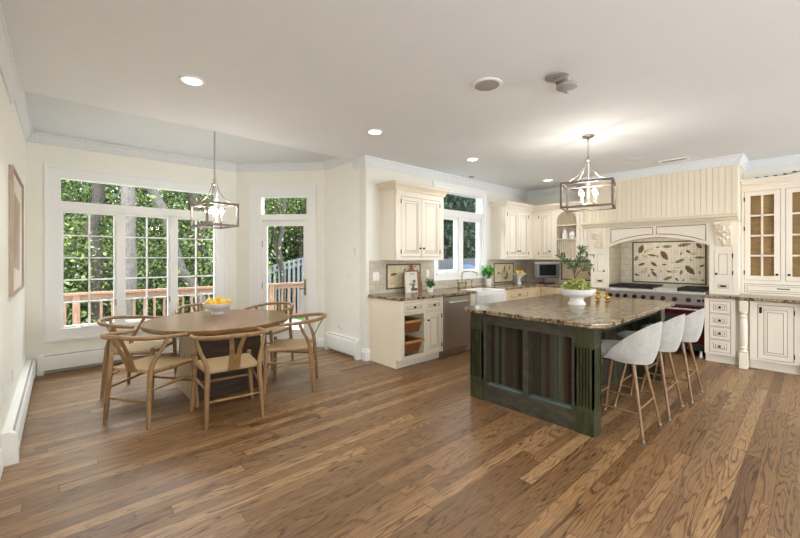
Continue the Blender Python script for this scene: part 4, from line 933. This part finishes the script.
# ---------------------------------------------------------------- stools
def make_stool(label):
    r = thing('bar_stool', label, 'bar stool', (0,0,0), 'upholstered stools along the island')
    # local +Y faces the island
    prof = [(0,.585), (.17,.585), (.205,.6), (.222,.635), (.215,.665), (.18,.682), (.1,.69), (0,.692)]
    MB().lathe(prof, (0,.035,0), 36, sx=1.0, sy=1.12).build('seat_cushion', 'fabric', r, True, off=False)
    # wrap-around shell
    na, nz = 36, 10; b = MB(); A = R(104); vs = []
    def surf(i, j, off):
        a = -A+2*A*i/na; t = j/nz; k = abs(a)/A
        top = .915-.3*max(0, (k-.1)/.9)**1.9; bot = .57+.03*k**2
        z = bot+(top-bot)*t
        rr = .238+.022*((z-.585)/.4)+off-.035*(1-t)**4
        e = 1.0
        x = sin(a)*rr*(1.0+.0*k); y = -cos(a)*rr*(1.02)-.01*((z-.585)/.4)*max(0, cos(a))
        edge = .012*(1-min(1, (1-t)*6)) ; 
        return Vector((x, y, z-(0 if off > 0 else edge)))
    for off in (.014, -.014):
        for i in range(na+1):
            for j in range(nz+1): vs.append(surf(i, j, off))
    m = (na+1)*(nz+1); ix = lambda s_, i, j: s_*m+i*(nz+1)+j; fs = []
    for i in range(na):
        for j in range(nz): fs += [(ix(0,i,j), ix(0,i+1,j), ix(0,i+1,j+1), ix(0,i,j+1)), (ix(1,i,j), ix(1,i,j+1), ix(1,i+1,j+1), ix(1,i+1,j))]
        for j in (0, nz): fs.append((ix(0,i,j), ix(1,i,j), ix(1,i+1,j), ix(0,i+1,j)))
    for i in (0, na):
        for j in range(nz): fs.append((ix(0,i,j), ix(0,i,j+1), ix(1,i,j+1), ix(1,i,j)))
    b.add(vs, fs); b.build('backrest_shell', 'fabric', r, True, off=False, bevel=.006)
    MB().box(-.14, .14, -.14, .14, .568, .592).build('seat_base', 'black', r, off=False)
    tops = {}; feet = {}
    for sx in (-1, 1):
        for sy in (-1, 1):
            t, g = Vector((sx*.13, sy*.12, .58)), Vector((sx*.232, sy*.22, 0.0)); tops[sx,sy] = t; feet[sx,sy] = g
            l = MB().tube([t, t.lerp(g, .97)], [.0145, .0105], 12).build('leg', 'stoolleg', r, True, off=False)
            MB().lathe([(0,0), (.012,0), (.011,.018), (0,.018)], (g.x, g.y, 0), 12).build('foot_tip', 'silverpaint', l, True, off=False)
    at = lambda s_, z: tops[s_].lerp(feet[s_], (.58-z)/.58)
    for a, c, z in (((-1,-1),(1,-1),.235), ((-1,1),(1,1),.235), ((-1,-1),(-1,1),.2), ((1,-1),(1,1),.2)):
        MB().cyl(at(a, z), at(c, z), .0075, 10).build('footrest_rung', 'stoolleg', r, True, off=False)
    return r
st = make_stool('light grey upholstered bar stool nearest the camera beside the island corner post')
st.location = (3.575, 1.115, 0)
for x, y, lab in ((4.21, 1.085, 'light grey upholstered bar stool in the middle of the three at the island'), (4.85, 1.04, 'light grey upholstered bar stool farthest along the island, in front of the burgundy oven door')):
    c = copy_tree(st); c.location = (x, y, 0); c['label'] = lab

# ---------------------------------------------------------------- dining table and chairs
TX, TY, TR, TZ = 1.35, 4.53, .745, .742
r = thing('dining_table', 'round brown oak dining table on a dark block pedestal in the window nook', 'dining table', (TX, TY, 0))
MB().lathe([(0, TZ-.055), (TR-.035, TZ-.055), (TR-.008, TZ-.046), (TR, TZ-.03), (TR, TZ-.004), (TR-.004, TZ), (0, TZ)], (TX, TY, 0), 96).build('tabletop', 'oak_table', r, True)
MB().lathe([(0, TZ-.075), (.4, TZ-.075), (.42, TZ-.055), (0, TZ-.055)], (TX, TY, 0), 64).build('apron_disc', 'oak_table', r, True)
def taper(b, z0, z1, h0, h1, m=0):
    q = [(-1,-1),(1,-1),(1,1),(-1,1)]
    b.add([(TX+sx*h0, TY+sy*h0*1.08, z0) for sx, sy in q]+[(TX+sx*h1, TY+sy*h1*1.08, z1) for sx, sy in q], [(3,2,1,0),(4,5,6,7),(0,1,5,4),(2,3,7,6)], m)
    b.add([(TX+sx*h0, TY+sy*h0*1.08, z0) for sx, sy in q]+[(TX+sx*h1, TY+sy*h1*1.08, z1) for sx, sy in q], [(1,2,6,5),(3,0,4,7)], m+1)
b = MB(); taper(b, 0, .3, .375, .33); taper(b, .3, TZ-.076, .33, .32); b.build('pedestal', ['oak_base', 'base_lit'], r)
def make_chair(label):
    r = thing('wishbone_chair', label, 'chair', (0,0,0), 'wishbone chairs around the dining table')
    for sx in (-1, 1):
        fp = [(sx*.255, .205, 0), (sx*.24, .2, .2), (sx*.225, .195, .44), (sx*.225, .195, .475)]
        MB().tube(smoothpath(fp, 5), [.0145]+[.018]*8+[.019]*6+[.015], 12).build('leg', 'oak', r, True, off=False)
        bp = [(sx*.215, -.26, 0), (sx*.207, -.242, .25), (sx*.2, -.228, .42), (sx*.21, -.215, .5), (sx*.245, -.17, .6), (sx*.262, -.145, .66), (sx*.268, -.135, .698)]
        pp = smoothpath(bp, 5); k = len(pp)
        MB().tube(pp, [.014+.007*sin(pi*min(1, i/(k*.62))) if i < k*.62 else .0158 for i in range(k)], 12).build('leg', 'oak', r, True, off=False)
    # curved top rail
    rail = [(.278, .055, .69), (.281, -.03, .694), (.268, -.135, .703), (.225, -.255, .715), (.13, -.338, .725), (0, -.364, .73)]
    rail = rail+[(-x, y, z) for x, y, z in rail[-2::-1]]
    pr = smoothpath(rail, 6); k = len(pr)
    MB().tube(pr, [.0145+.0035*sin(pi*i/(k-1)) for i in range(k)], 12).build('top_rail', 'oak', r, True, off=False)
    # Y splat
    b = MB()
    def strip(path, ws, th=.006):
        vs = []
        for (x, y, z), w in zip(path, ws): vs += [(x-w, y-th, z), (x+w, y-th, z), (x+w, y+th, z), (x-w, y+th, z)]
        n = len(path); fs = [(i*4+j, i*4+(j+1) % 4, (i+1)*4+(j+1) % 4, (i+1)*4+j) for i in range(n-1) for j in range(4)]+[(3,2,1,0), tuple((n-1)*4+j for j in range(4))]
        b.add(vs, fs)
    strip([(0,-.205,.42), (0,-.236,.5), (0,-.262,.56)], [.05, .046, .045])
    for sx in (-1, 1): strip([(sx*.026,-.262,.555), (sx*.032,-.292,.62), (sx*.042,-.328,.68), (sx*.05,-.354,.722)], [.019, .017, .016, .017])
    b.build('y_splat', 'oak', r, False, off=False)
    # woven seat: slightly dished, trapezoid
    n = 12; vs = []; 
    for i in range(n+1):
        for j in range(n+1):
            u, v = i/n*2-1, j/n*2-1; hw = .2+.022*(v+1)/2
            z = .447-.02*(1-u*u)*(1-v*v)+.012*abs(u)**6*0
            vs.append((u*hw, v*.205-.005, z))
    vs += [(x, y, .418) for x, y, z in vs]; m = (n+1)**2; ix = lambda i, j: i*(n+1)+j; fs = []
    for i in range(n):
        for j in range(n): fs += [(ix(i,j), ix(i+1,j), ix(i+1,j+1), ix(i,j+1)), (m+ix(i,j), m+ix(i,j+1), m+ix(i+1,j+1), m+ix(i+1,j))]
        fs += [(ix(i,0), m+ix(i,0), m+ix(i+1,0), ix(i+1,0)), (ix(i,n), ix(i+1,n), m+ix(i+1,n), m+ix(i,n)), (ix(0,i), ix(0,i+1), m+ix(0,i+1), m+ix(0,i)), (ix(n,i), m+ix(n,i), m+ix(n,i+1), ix(n,i+1))]
    b = MB(); b.add(vs, fs); b.build('woven_seat', 'cord', r, True, off=False, bevel=.006)
    for p, q, rr in (((-.235,.2,.24), (.235,.2,.24), .011), ((-.205,-.235,.2), (.205,-.235,.2), .011), ((-.24,.2,.31), (-.2,-.228,.29), .011), ((.24,.2,.31), (.2,-.228,.29), .011), ((-.225,.195,.425), (-.195,-.215,.425), .014), ((.225,.195,.425), (.195,-.215,.425), .014)):
        MB().tube([p, tuple((a+c)/2 for a, c in zip(p, q)), q], [rr*.8, rr*1.1, rr*.8], 10).build('stretcher', 'oak', r, True, off=False)
    return r
spots = [((.646, 4.076), 34.6, 'oak wishbone chair at the left front of the table, seat turned to the right'),
         ((1.157, 3.648), 84.3, 'oak wishbone chair at the front of the table, back to the camera'),
         ((1.91, 3.94), 145, 'oak wishbone chair at the right front of the table, facing left'),
         ((2.06, 4.96), 209, 'oak wishbone chair behind the table in front of the patio door'),
         ((1.40, 5.40), 266, 'oak wishbone chair behind the fruit bowl against the window, mostly hidden by the table'),
         ((.675, 4.875), 325, 'oak wishbone chair at the left rear of the table beside the heater')]
ch0 = make_chair(spots[0][2])
for i, ((x, y), a, lab) in enumerate(spots):
    o = ch0 if i == 0 else copy_tree(ch0)
    o.location = (x, y, 0); o.rotation_euler = (0, 0, R(a-90)); o.scale = (1.06, 1.06, 1.06); o['label'] = lab
# fruit bowl
def footbowl(x, y, z, R0, h, n=40):
    return [(0,0), (R0*.42,0), (R0*.42,h*.06), (R0*.36,h*.2), (R0*.4,h*.3), (R0*.75,h*.5), (R0*.95,h*.78), (R0,h), (R0*.965,h), (R0*.9,h*.8), (R0*.7,h*.56), (R0*.3,h*.38), (0,h*.36)]
bx, by = 1.43, 4.9
tag(MB().lathe(footbowl(0,0,0,.168,.14), (bx, by, TZ+.0005), 44).build('fruit_bowl', 'ceramic', None, True), 'white footed bowl of lemons on the round dining table', 'bowl')
lem = [(-.09,-.03,.12), (.0,-.07,.118), (.08,-.035,.12), (-.035,.045,.12), (.06,.05,.122), (-.115,.05,.13), (.02,-.0,.155), (.12,.02,.13)]
dirs = ['at the left front', 'at the front centre', 'at the right front', 'at the back left', 'at the back right', 'at the far left', 'on top in the middle', 'at the far right']
for i, (dx, dy, dz) in enumerate(lem):
    e = -.66*0; ca, sa = cos(TH-pi/2), sin(TH-pi/2); dx *= .95; dy *= .95; dz += .018; X, Y = bx+dx*ca-dy*sa, by+dx*sa+dy*ca
    rot = Matrix.Rotation(i*1.3, 3, 'Z')
    b = MB(); b.ball((X, Y, TZ+dz), (.048, .038, .038), 16, 0, 1, rot); p = Vector((X, Y, TZ+dz))+rot @ Vector((.049, 0, 0)); b.ball(p, .008, 8)
    tag(b.build('lemon', 'lemon' if i % 3 else 'lemon2', None, True), 'yellow lemon '+dirs[i]+' of the bowl on the dining table', 'lemon', 'lemons in the dining table bowl')
# ---------------------------------------------------------------- things on the island
bx, by = 4.21, 1.765
tag(MB().lathe([(0,0), (.09,0), (.09,.012), (.075,.03), (.065,.055), (.075,.075), (.15,.1), (.185,.135), (.192,.17), (.182,.17), (.17,.14), (.12,.112), (0,.1)], (bx, by, .9175), 48).build('planter_bowl', 'ceramic', None, True), 'white footed ceramic bowl of green buds on the island', 'bowl')
r = thing('olive_branch_arrangement', 'olive branches rising from a mound of green buds in the island bowl', 'plant', (bx, by, 1.03))
rg = random.Random(5); b = MB()
for i in range(90):
    a, q = rg.uniform(0, 6.28), rg.uniform(0, 1)**.6*.15; z = 1.095+.085*(1-(q/.16)**2)+rg.uniform(-.012, .012)
    b.ball((bx+q*cos(a), by+q*sin(a), z), rg.uniform(.013, .02), 8, rg.randrange(2))
b.build('bud_mound', ['grape', 'grape2'], r, True)
MB().lathe([(0,0), (.11,.0), (.15,.02), (.1,.065), (0,.085)], (bx, by, 1.05), 24).build('moss_base', 'grape', r, True)
b = MB(); lv = MB(); ca, sa = cos(TH-pi/2), sin(TH-pi/2)
def br(dx, dy, z):
    dx *= .72
    return (bx+dx*ca-dy*sa, by+dx*sa+dy*ca, z)
BR = [[(-.02,0,1.1), (-.04,0,1.25), (-.09,.02,1.36), (-.17,.03,1.43), (-.24,.02,1.46)], [(-.02,0,1.1), (-.03,.0,1.3), (0,-.02,1.38), (.05,-.02,1.46), (.06,-.02,1.52)],
      [(-.02,0,1.1), (-.02,.02,1.28), (.04,.03,1.35), (.12,.02,1.4), (.2,.02,1.46)], [(-.03,0,1.2), (.02,-.05,1.29), (.09,-.06,1.32), (.17,-.05,1.36)], [(-.03,0,1.2), (-.08,-.04,1.3), (-.14,-.06,1.34), (-.2,-.06,1.38)], [(-.03,0,1.25), (.05,.06,1.35), (.12,.08,1.48), (.15,.08,1.54)]]
for q in BR:
    pp = [Vector(br(*p)) for p in q]; pp = smoothpath(pp, 5); b.tube(pp, [.005-.003*i/(len(pp)-1) for i in range(len(pp))], 6)
    for i in range(6, len(pp)):
        for s_ in (0, 1):
            t = (pp[i]-pp[i-1]).normalized(); side = t.cross(Vector((rg.uniform(-1,1), rg.uniform(-1,1), rg.uniform(-1,1)))).normalized()
            d = (t*.6+side*.8).normalized(); l = rg.uniform(.045, .075); w = d.cross(Vector((rg.uniform(-1,1), rg.uniform(-1,1), .5))).normalized()*l*.16
            k = d.cross(w).normalized()*.004; p = pp[i]
            lv.add([p, p+d*l*.3+w+k, p+d*l*.7+w*.8+k, p+d*l, p+d*l*.7-w*.8+k, p+d*l*.3-w+k, p+d*l*.5-k], [(0,1,6), (1,2,6), (2,3,6), (3,4,6), (4,5,6), (5,0,6)])
b.build('stem', 'twig', r, True); lv.build('leaf', 'olive', r)
for i, (x, y, lab) in enumerate(((4.66, 1.71, 'small lobed brass ornament on the island, nearer the bowl'), (4.69, 1.62, 'small lobed brass ornament on the island, nearer the stools'))):
    b = MB(); b.lathe([(0,0), (.026,0), (.028,.006), (.016,.014), (.012,.024), (.024,.034), (.03,.05), (.026,.066), (.012,.078), (.009,.086), (.017,.094), (.02,.104), (.01,.114), (0,.117)], (x, y, .9175), 20)
    tag(b.build('brass_ornament', 'brass', None, True), lab, 'ornament', 'brass ornaments on the island')

# ---------------------------------------------------------------- things on the sink counter
CZ = .9155
def pot_plant(name, lab, x, y, h, r0, pot, leaf, n, spread, lh, seed, fat=.3):
    r = thing(name, lab, 'potted plant', (x, y, CZ)); rg = random.Random(seed)
    MB().lathe([(0,0), (r0*.85,0), (r0,h*.95), (r0,h), (r0*.88,h), (r0*.85,h*.85), (0,h*.85)], (x, y, CZ), 24).build('pot', pot, r, True)
    b = MB(); st_ = MB()
    for i in range(n):
        a = rg.uniform(0, 6.28); q = rg.uniform(.2, 1)*spread; z0 = CZ+h*.85; top = Vector((x+q*cos(a), y+q*sin(a), z0+lh*rg.uniform(.45, 1)-q*.3)); base = Vector((x+q*.2*cos(a), y+q*.2*sin(a), z0))
        st_.tube(bez(base, base+Vector((0,0,lh*.3)), top-Vector((0,0,.02)), top, 4), .0018, 5)
        for kk in range(3):
            p = base.lerp(top, .5+.25*kk); d = Vector((cos(a+kk*2.1+rg.uniform(-1,1)), sin(a+kk*2.1+rg.uniform(-1,1)), rg.uniform(.1, .9))).normalized(); l = lh*rg.uniform(.25, .42); w = d.cross(Vector((0,0,1))).normalized()*l*fat; c = Vector((0,0,l*.08))
            b.add([p, p+d*l*.4+w-c*0, p+d*l, p+d*l*.4-w, p+d*l*.45+c], [(0,1,4), (1,2,4), (2,3,4), (3,0,4)])
    st_.build('stem', 'plant', r, True); b.build('leaf', leaf, r)
    MB().lathe([(0,0), (r0*.86,0), (r0*.5,.008), (0,.01)], (x, y, CZ+h*.85), 16).build('soil', 'twig', r, True)
pot_plant('potted_herb', 'small green herb in a low white pot beside the cookbook', 4.1, 3.86, .065, .045, 'ceramic', 'plant', 26, .085, .15, 2)
pot_plant('potted_plant', 'bright green leafy plant in a white cylinder pot right of the faucet', 5.83, 4.03, .13, .06, 'ceramic', 'plant2', 34, .13, .26, 4, .22)
r = thing('cutting_board', 'brown wooden cutting board with round handle leaning behind the cookbook', 'cutting board', (3.97, 4.1, CZ))
pl = [(-.16,0), (.16,0), (.16,.26), (.13,.3), (.06,.315), (.028,.33), (.026,.36), (.03,.375), (.028,.395), (0,.405)]
pl = [(3.98+x, z) for x, z in pl]+[(3.98-x, z) for x, z in [(.028,.395), (.03,.375), (.026,.36), (.028,.33), (.06,.315), (.13,.3), (.16,.26)]]
MB().prism(pl, 0, .018, f=lambda u, z, d: (u, 4.055+z*.18+d, CZ+.004+z)).build('blade', 'board', r, bevel=.004)
r = thing('cookbook', 'white cookbook with a dark floral picture standing on the sink counter', 'book', (3.87, 3.97, CZ))
fb = lambda u, d, z: (3.73+u+d*.02, 3.985-d+z*.09+u*.05, CZ+z+.001)
MB(fb).box(.004, .246, -.022, -.004, .004, .296).build('pages', 'paper', r)
b = MB(fb); b.box(0, .25, -.004, 0, 0, .3); b.box(0, .25, -.026, -.022, 0, .3); b.box(-.003, 0, -.026, 0, 0, .3); b.build('cover', 'cover', r)
b = MB(fb); rb = random.Random(9)
for i in range(40): b.add([(u, .0012, z) for u, z in [(lambda cx, cz, q: (cx+q*cos(a), cz+q*sin(a)))(0, 0, 1) for a in ()]], []) if False else None
for i in range(34):
    cx, cz = .155+rb.gauss(0, .035), .12+rb.gauss(0, .05); q = rb.uniform(.008, .022); cz = max(.03, min(.22, cz)); cx = max(.09, min(.22, cx))
    b.add([(cx+q*cos(a), .0006+.00002*i, cz+q*sin(a)*.8) for a in [2*pi*k/8 for k in range(8)]], [tuple(range(8))], 0)
b.box(.1, .24, .0004, .0009, .02, .06); b.box(.09, .2, .0004, .0008, .262, .274, 1); b.build('cover_print', ['coverink', 'covertext'], r)
r = thing('faucet', 'brass bridge faucet with two lever handles behind the farmhouse sink', 'faucet', (5.12, 4.06, CZ))
b = MB(); b.tube(smoothpath([(5.12,4.07,CZ+.08), (5.12,4.07,CZ+.24), (5.13,4.03,CZ+.27), (5.2,3.93,CZ+.275), (5.24,3.86,CZ+.25), (5.245,3.85,CZ+.21)], 6), .011, 12); b.cyl((5.02,4.07,CZ+.08), (5.22,4.07,CZ+.08), .011); b.build('spout', 'nickel', r, True)
for x in (5.02, 5.22):
    MB().lathe([(0,0), (.026,0), (.024,.01), (.013,.02), (.013,.065), (.02,.075), (.02,.095), (.012,.1), (.01,.125), (0,.13)], (x, 4.07, CZ), 18).build('valve', 'nickel', r, True)
    b = MB(); s_ = -1 if x < 5.1 else 1; b.tube([(x, 4.07, CZ+.12), (x+s_*.035, 4.05, CZ+.13), (x+s_*.07, 4.04, CZ+.128)], [.006,.006,.008], 8); b.build('lever', 'nickel', r, True)
MB().lathe([(0,0), (.02,0), (.018,.01), (.012,.02), (.012,.1), (.018,.115), (0,.13)], (5.36, 4.05, CZ), 16).build('side_spray', 'nickel', r, True)
bx, by = 6.56, 3.84
tag(MB().lathe([(0,0), (.05,0), (.055,.01), (.03,.04), (.032,.1), (.07,.15), (.14,.2), (.15,.21), (.14,.212), (.07,.165), (0,.15)], (bx, by, CZ), 32).build('pedestal_bowl', 'ceramic', None, True), 'tall footed white bowl of lemons on the worktop left of the television', 'bowl')
for i, (dx, dy, lab) in enumerate(((-.06,.0,'left lemon in the tall footed bowl by the television'), (.0,-.06,'front lemon in the tall footed bowl by the television'), (.06,.0,'right lemon in the tall footed bowl by the television'), (.0,.05,'rear lemon in the tall footed bowl by the television'))):
    tag(MB().ball((bx+dx, by+dy, CZ+.225), (.05, .04, .038), 14, 0, 1, Matrix.Rotation(i*1.1, 3, 'Z')).build('lemon', 'lemon' if i % 2 else 'lemon2', None, True), lab, 'lemon', 'lemons in the tall footed bowl')
r = thing('television', 'small silver television on a stand in the kitchen corner under the cabinets', 'television', (7.12, 3.56, CZ))
tv = Matrix.Rotation(R(-42), 3, 'Z'); ft = lambda u, d, z: tuple(Vector((7.12, 3.56, CZ))+tv @ Vector((u, -d, z)))
b = MB(ft); b.box(-.23, .23, -.06, .04, .11, .4); b.build('housing', 'tv', r, bevel=.02)
MB(ft).box(-.165, .165, .04, .044, .16, .37).build('screen', 'screen', r)
b = MB(ft); b.box(-.24, -.229, -.04, .035, .13, .38); b.box(.229, .24, -.04, .035, .13, .38); b.build('speaker', 'ceilfix', r, bevel=.005)
b = MB(ft); b.box(-.05, .05, -.03, .02, .02, .12); b.build('neck', 'tv', r); MB(ft).box(-.13, .13, -.07, .09, 0, .022).build('stand', 'black', r, bevel=.006)
MB(ft).box(-.24, .24, -.06, .045, .4, .414).build('top_shelf', 'plastic', r)

# ---------------------------------------------------------------- outside
struct(MB().box(-40, 60, NS+.6, 70, -.95, -.9).build('ground', 'forest'))
tag(MB().box(3.2, 9.5, 9.2, 13.0, -.899, -.85).build('lawn', 'grass'), 'bright green lawn seen past the deck railing through the patio door', 'lawn', kind='stuff')
dk = [(-3, NB+.16), (2.25, NB+.16), (3.3, 5.5), (4.4, 5.5), (4.4, 8.9), (-3, 8.9)]
b = MB(); 
struct(b.prism(dk, -.18, -.12).build('deck', 'deckgrey'))
r = thing('deck_railing', 'reddish cedar deck railing outside the dining window and patio door', 'railing', (1, 8.75, -.12))
Y0 = 8.75
MB().box(-3, 5.2, Y0-.07, Y0+.07, .765, .805).build('top_rail', 'cedar', r); MB().box(-3, 5.2, Y0-.02, Y0+.02, .67, .76).build('upper_rail', 'cedar', r); MB().box(-3, 5.2, Y0-.02, Y0+.02, -.06, .02).build('bottom_rail', 'cedar', r)
for x in (-1.6, .22, 1.75, 3.75, 5.1): MB().box(x-.05, x+.05, Y0-.05, Y0+.05, -.12, .765).build('post', 'cedarv', r)
x = -2.9
while x < 5.1:
    if min(abs(x-p) for p in (-1.6, .22, 1.75, 3.75, 5.1)) > .09: MB().box(x-.019, x+.019, Y0-.018, Y0+.018, .02, .67).build('baluster', 'cedarv', r)
    x += .165
r = thing('picket_fence', 'pale grey stair fence sloping beyond the lawn outside the patio door', 'fence', (6, 13, -.9))
for k in range(22):
    x = 4.6+k*.19; z = .55+k*.045; MB().box(x-.05, x+.05, 13.48, 13.51, -.899, z+.3).build('picket', 'fence', r)
b = MB()
for dz in (.05, .25): b.add([(4.5,13.51,.55+dz-.05), (8.7,13.51,1.5+dz-.05), (8.7,13.51,1.5+dz+.04), (4.5,13.51,.55+dz+.04), (4.5,13.55,.55+dz-.05), (8.7,13.55,1.5+dz-.05), (8.7,13.55,1.5+dz+.04), (4.5,13.55,.55+dz+.04)], [(0,1,2,3),(4,5,6,7),(0,1,5,4),(2,3,7,6),(0,3,7,4),(1,2,6,5)])
b.build('rail', 'fence', r)
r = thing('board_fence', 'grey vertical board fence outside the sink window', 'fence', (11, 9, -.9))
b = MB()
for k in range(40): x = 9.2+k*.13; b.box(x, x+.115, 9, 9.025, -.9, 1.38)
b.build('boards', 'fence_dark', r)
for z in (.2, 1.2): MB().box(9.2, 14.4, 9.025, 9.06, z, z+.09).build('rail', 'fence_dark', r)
r = thing('tarp_bundle', 'dark and blue tarp covered bundle outside the sink window', 'grill', (10.9, 8.3, -.9))  # unidentified dark form with a blue top, built as a covered bundle
MB().ball((10.6, 8.3, .45), (.55, .35, .6), 20).build('dark_cover', 'tarpdark', r, True); MB().ball((10.7, 8.3, .98), (.5, .3, .2), 20).build('blue_top', 'tarp', r, True)
b = MB(); b.box(10.3, 10.9, 8.1, 8.5, -.9, .3); b.build('base', 'tarpdark', r)
# trees
LM = ['lf1', 'lf2', 'lf3', 'lf4']
def trunk(b, base, top, r0, r1, seed=0, n=9, lean=.12):
    rg = random.Random(seed); P0, P1 = Vector(base), Vector(top); pts = []
    for i in range(n): t = i/(n-1); pts.append(P0.lerp(P1, t)+Vector((rg.uniform(-1,1), rg.uniform(-1,1), 0))*lean*sin(pi*t))
    b.tube(pts, [r0+(r1-r0)*i/(n-1) for i in range(n)], 12); return pts
def bigtree(lab, base, top, r0, bark, seed):
    r = thing('tree', lab, 'tree', base, None); b = MB(); pts = trunk(b, base, top, r0, r0*.75, seed)
    t = Vector(top)
    b.build('trunk', bark, r, True)
    leafcloud(900, (t.x, t.y, t.z+.6), (2.2, 1.8, 1.3), .17, 4, seed).build('foliage', LM, r)
bigtree('grey straight tree trunk seen through the left sash of the dining window', (.72, 12, -.9), (.62, 12, 5.2), .15, 'bark', 1)
bigtree('pale mottled tree trunk seen through the middle sash of the dining window', (1.18, 11, -.9), (1.2, 11, 5.2), .17, 'birch', 2)
bigtree('pale leaning tree trunk seen through the right sash of the dining window', (3.35, 11.5, -.9), (1.3, 11.8, 4.4), .15, 'birch', 3)
bigtree('dark tree trunk just behind the leaning one outside the dining window', (3.05, 12.4, -.9), (2.95, 12.6, 5.2), .2, 'darkbark', 4)
bigtree('slim grey tree trunk seen through the middle of the patio door', (5.75, 12.4, -.9), (5.6, 12.4, 6.2), .09, 'bark', 5)
# two kinds of woodland trees, copied
def wood_tree(seed, bark, crown, lab):
    r = thing('tree', lab, 'tree', (0,0,0), 'woodland trees behind the house'); b = MB(); trunk(b, (0,0,0), (.1,.1,7), .13, .07, seed, lean=.2)
    for k in range(5):
        a = k*2.4+seed; z = 2.2+k*.9; b.tube([(.04, .04, z), (cos(a)*.9, sin(a)*.9, z+.5), (cos(a)*1.7, sin(a)*1.7, z+.7)], [.05,.03,.012], 7)
    b.build('trunk', bark, r, True, off=False)
    leafcloud(7000, (0,0,4.3), crown, .11, 4, seed, weights=(4,5,3,1)).build('foliage', LM, r, off=False)
    return r
def shrub(seed, lab, w=(4,3,4,2)):
    r = thing('shrub', lab, 'shrub', (0,0,0), 'understory shrubs at the edge of the woods'); b = MB()
    for k in range(5): a = k*1.3; b.tube([(0,0,0), (cos(a)*.4, sin(a)*.4, .8), (cos(a)*.7, sin(a)*.7, 1.6)], [.03,.02,.008], 6)
    b.build('stem', 'darkbark', r, True, off=False); leafcloud(5000, (0,0,1.25), (1.35, 1.2, 1.25), .08, 4, seed, weights=w).build('foliage', LM, r, off=False); return r
tl = 'slender leafy woodland tree standing among others beyond the deck'
t1 = wood_tree(11, 'darkbark', (2.3, 2.1, 2.6), tl); t2 = wood_tree(12, 'bark', (2.6, 2.2, 2.9), tl)
sl = 'dense green shrub among others at the edge of the woods'
s1 = shrub(21, sl); s2 = shrub(22, sl, (3,5,2,1))
def slim_tree(seed):
    r = thing('tree', 'slim bare-stemmed tree among others beyond the lawn outside the patio door', 'tree', (0,0,0), 'slim trees beyond the patio door'); b = MB(); trunk(b, (0,0,0), (.15,.1,8), .075, .05, seed, lean=.12); b.build('trunk', 'darkbark', r, True, off=False)
    leafcloud(3500, (0,0,5.6), (1.7, 1.6, 2.4), .1, 4, seed, weights=(5,2,4,1)).build('foliage', LM, r, off=False); return r
m1 = slim_tree(51)
for i, (x, y) in enumerate(((4.75, 13.9), (5.5, 14.8), (6.1, 13.7), (6.7, 15), (7.3, 14.2), (6.3, 16.4), (8.1, 15.5), (7.4, 16.6))):
    o = m1 if i == 0 else copy_tree(m1); o.location = (x, y, -.9); o.rotation_euler.z = i*1.7; k = .9+.05*(i % 4); o.scale = (k, k, k)
el = 'dense tree with shade-darkened leaf colour beyond the fence outside the sink window'
def shaded_tree(seed):
    r = thing('shaded_tree', el, 'tree', (0,0,0), 'trees with shaded leaf colour outside the sink window'); b = MB(); trunk(b, (0,0,0), (0,0,6), .14, .05, seed); b.build('trunk', 'darkbark', r, True, off=False)
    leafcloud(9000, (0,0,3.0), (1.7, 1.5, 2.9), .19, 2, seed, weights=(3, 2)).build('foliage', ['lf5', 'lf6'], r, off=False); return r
e1 = shaded_tree(41)
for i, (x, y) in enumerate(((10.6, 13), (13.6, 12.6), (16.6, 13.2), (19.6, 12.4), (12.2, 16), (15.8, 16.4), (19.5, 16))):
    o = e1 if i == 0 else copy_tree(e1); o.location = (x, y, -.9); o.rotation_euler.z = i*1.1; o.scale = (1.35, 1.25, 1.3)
rg = random.Random(31)
pos = []
for (e0, e1, n0, n1, k) in ((-3, 5, 13.5, 17, 7), (-4, 8, 18, 24, 10), (5.5, 12, 15, 19, 8), (8, 20, 19, 26, 9), (20, 26, 9, 20, 4)):
    for i in range(k): pos.append((e0+(e1-e0)*(i+.5)/k+rg.uniform(-.4,.4), rg.uniform(n0, n1)))
for i, (x, y) in enumerate(pos):
    o = (t1, t2)[i] if i < 2 else copy_tree((t1, t2)[i % 2]); o.location = (x, y, -.9); o.rotation_euler.z = rg.uniform(0, 6.28); s_ = rg.uniform(.85, 1.2); o.scale = (s_, s_, s_)
pos = []
for (e0, e1, n0, n1, k) in ((-2.5, 4.2, 12.2, 13.6, 7), (-4, 6, 15.5, 17.5, 8), (6, 13, 16.5, 19, 8), (-5, 10, 21, 24, 11), (12, 24, 18, 22, 6)):
    for i in range(k): pos.append((e0+(e1-e0)*(i+.5)/k+rg.uniform(-.3,.3), rg.uniform(n0, n1)))
for i, (x, y) in enumerate(pos):
    o = (s1, s2)[i] if i < 2 else copy_tree((s1, s2)[i % 2]); o.location = (x, y, -.9); o.rotation_euler.z = rg.uniform(0, 6.28); s_ = rg.uniform(.9, 1.4)*(1.5 if y > 20 else 1); o.scale = (s_, s_, s_*rg.uniform(.9, 1.3))
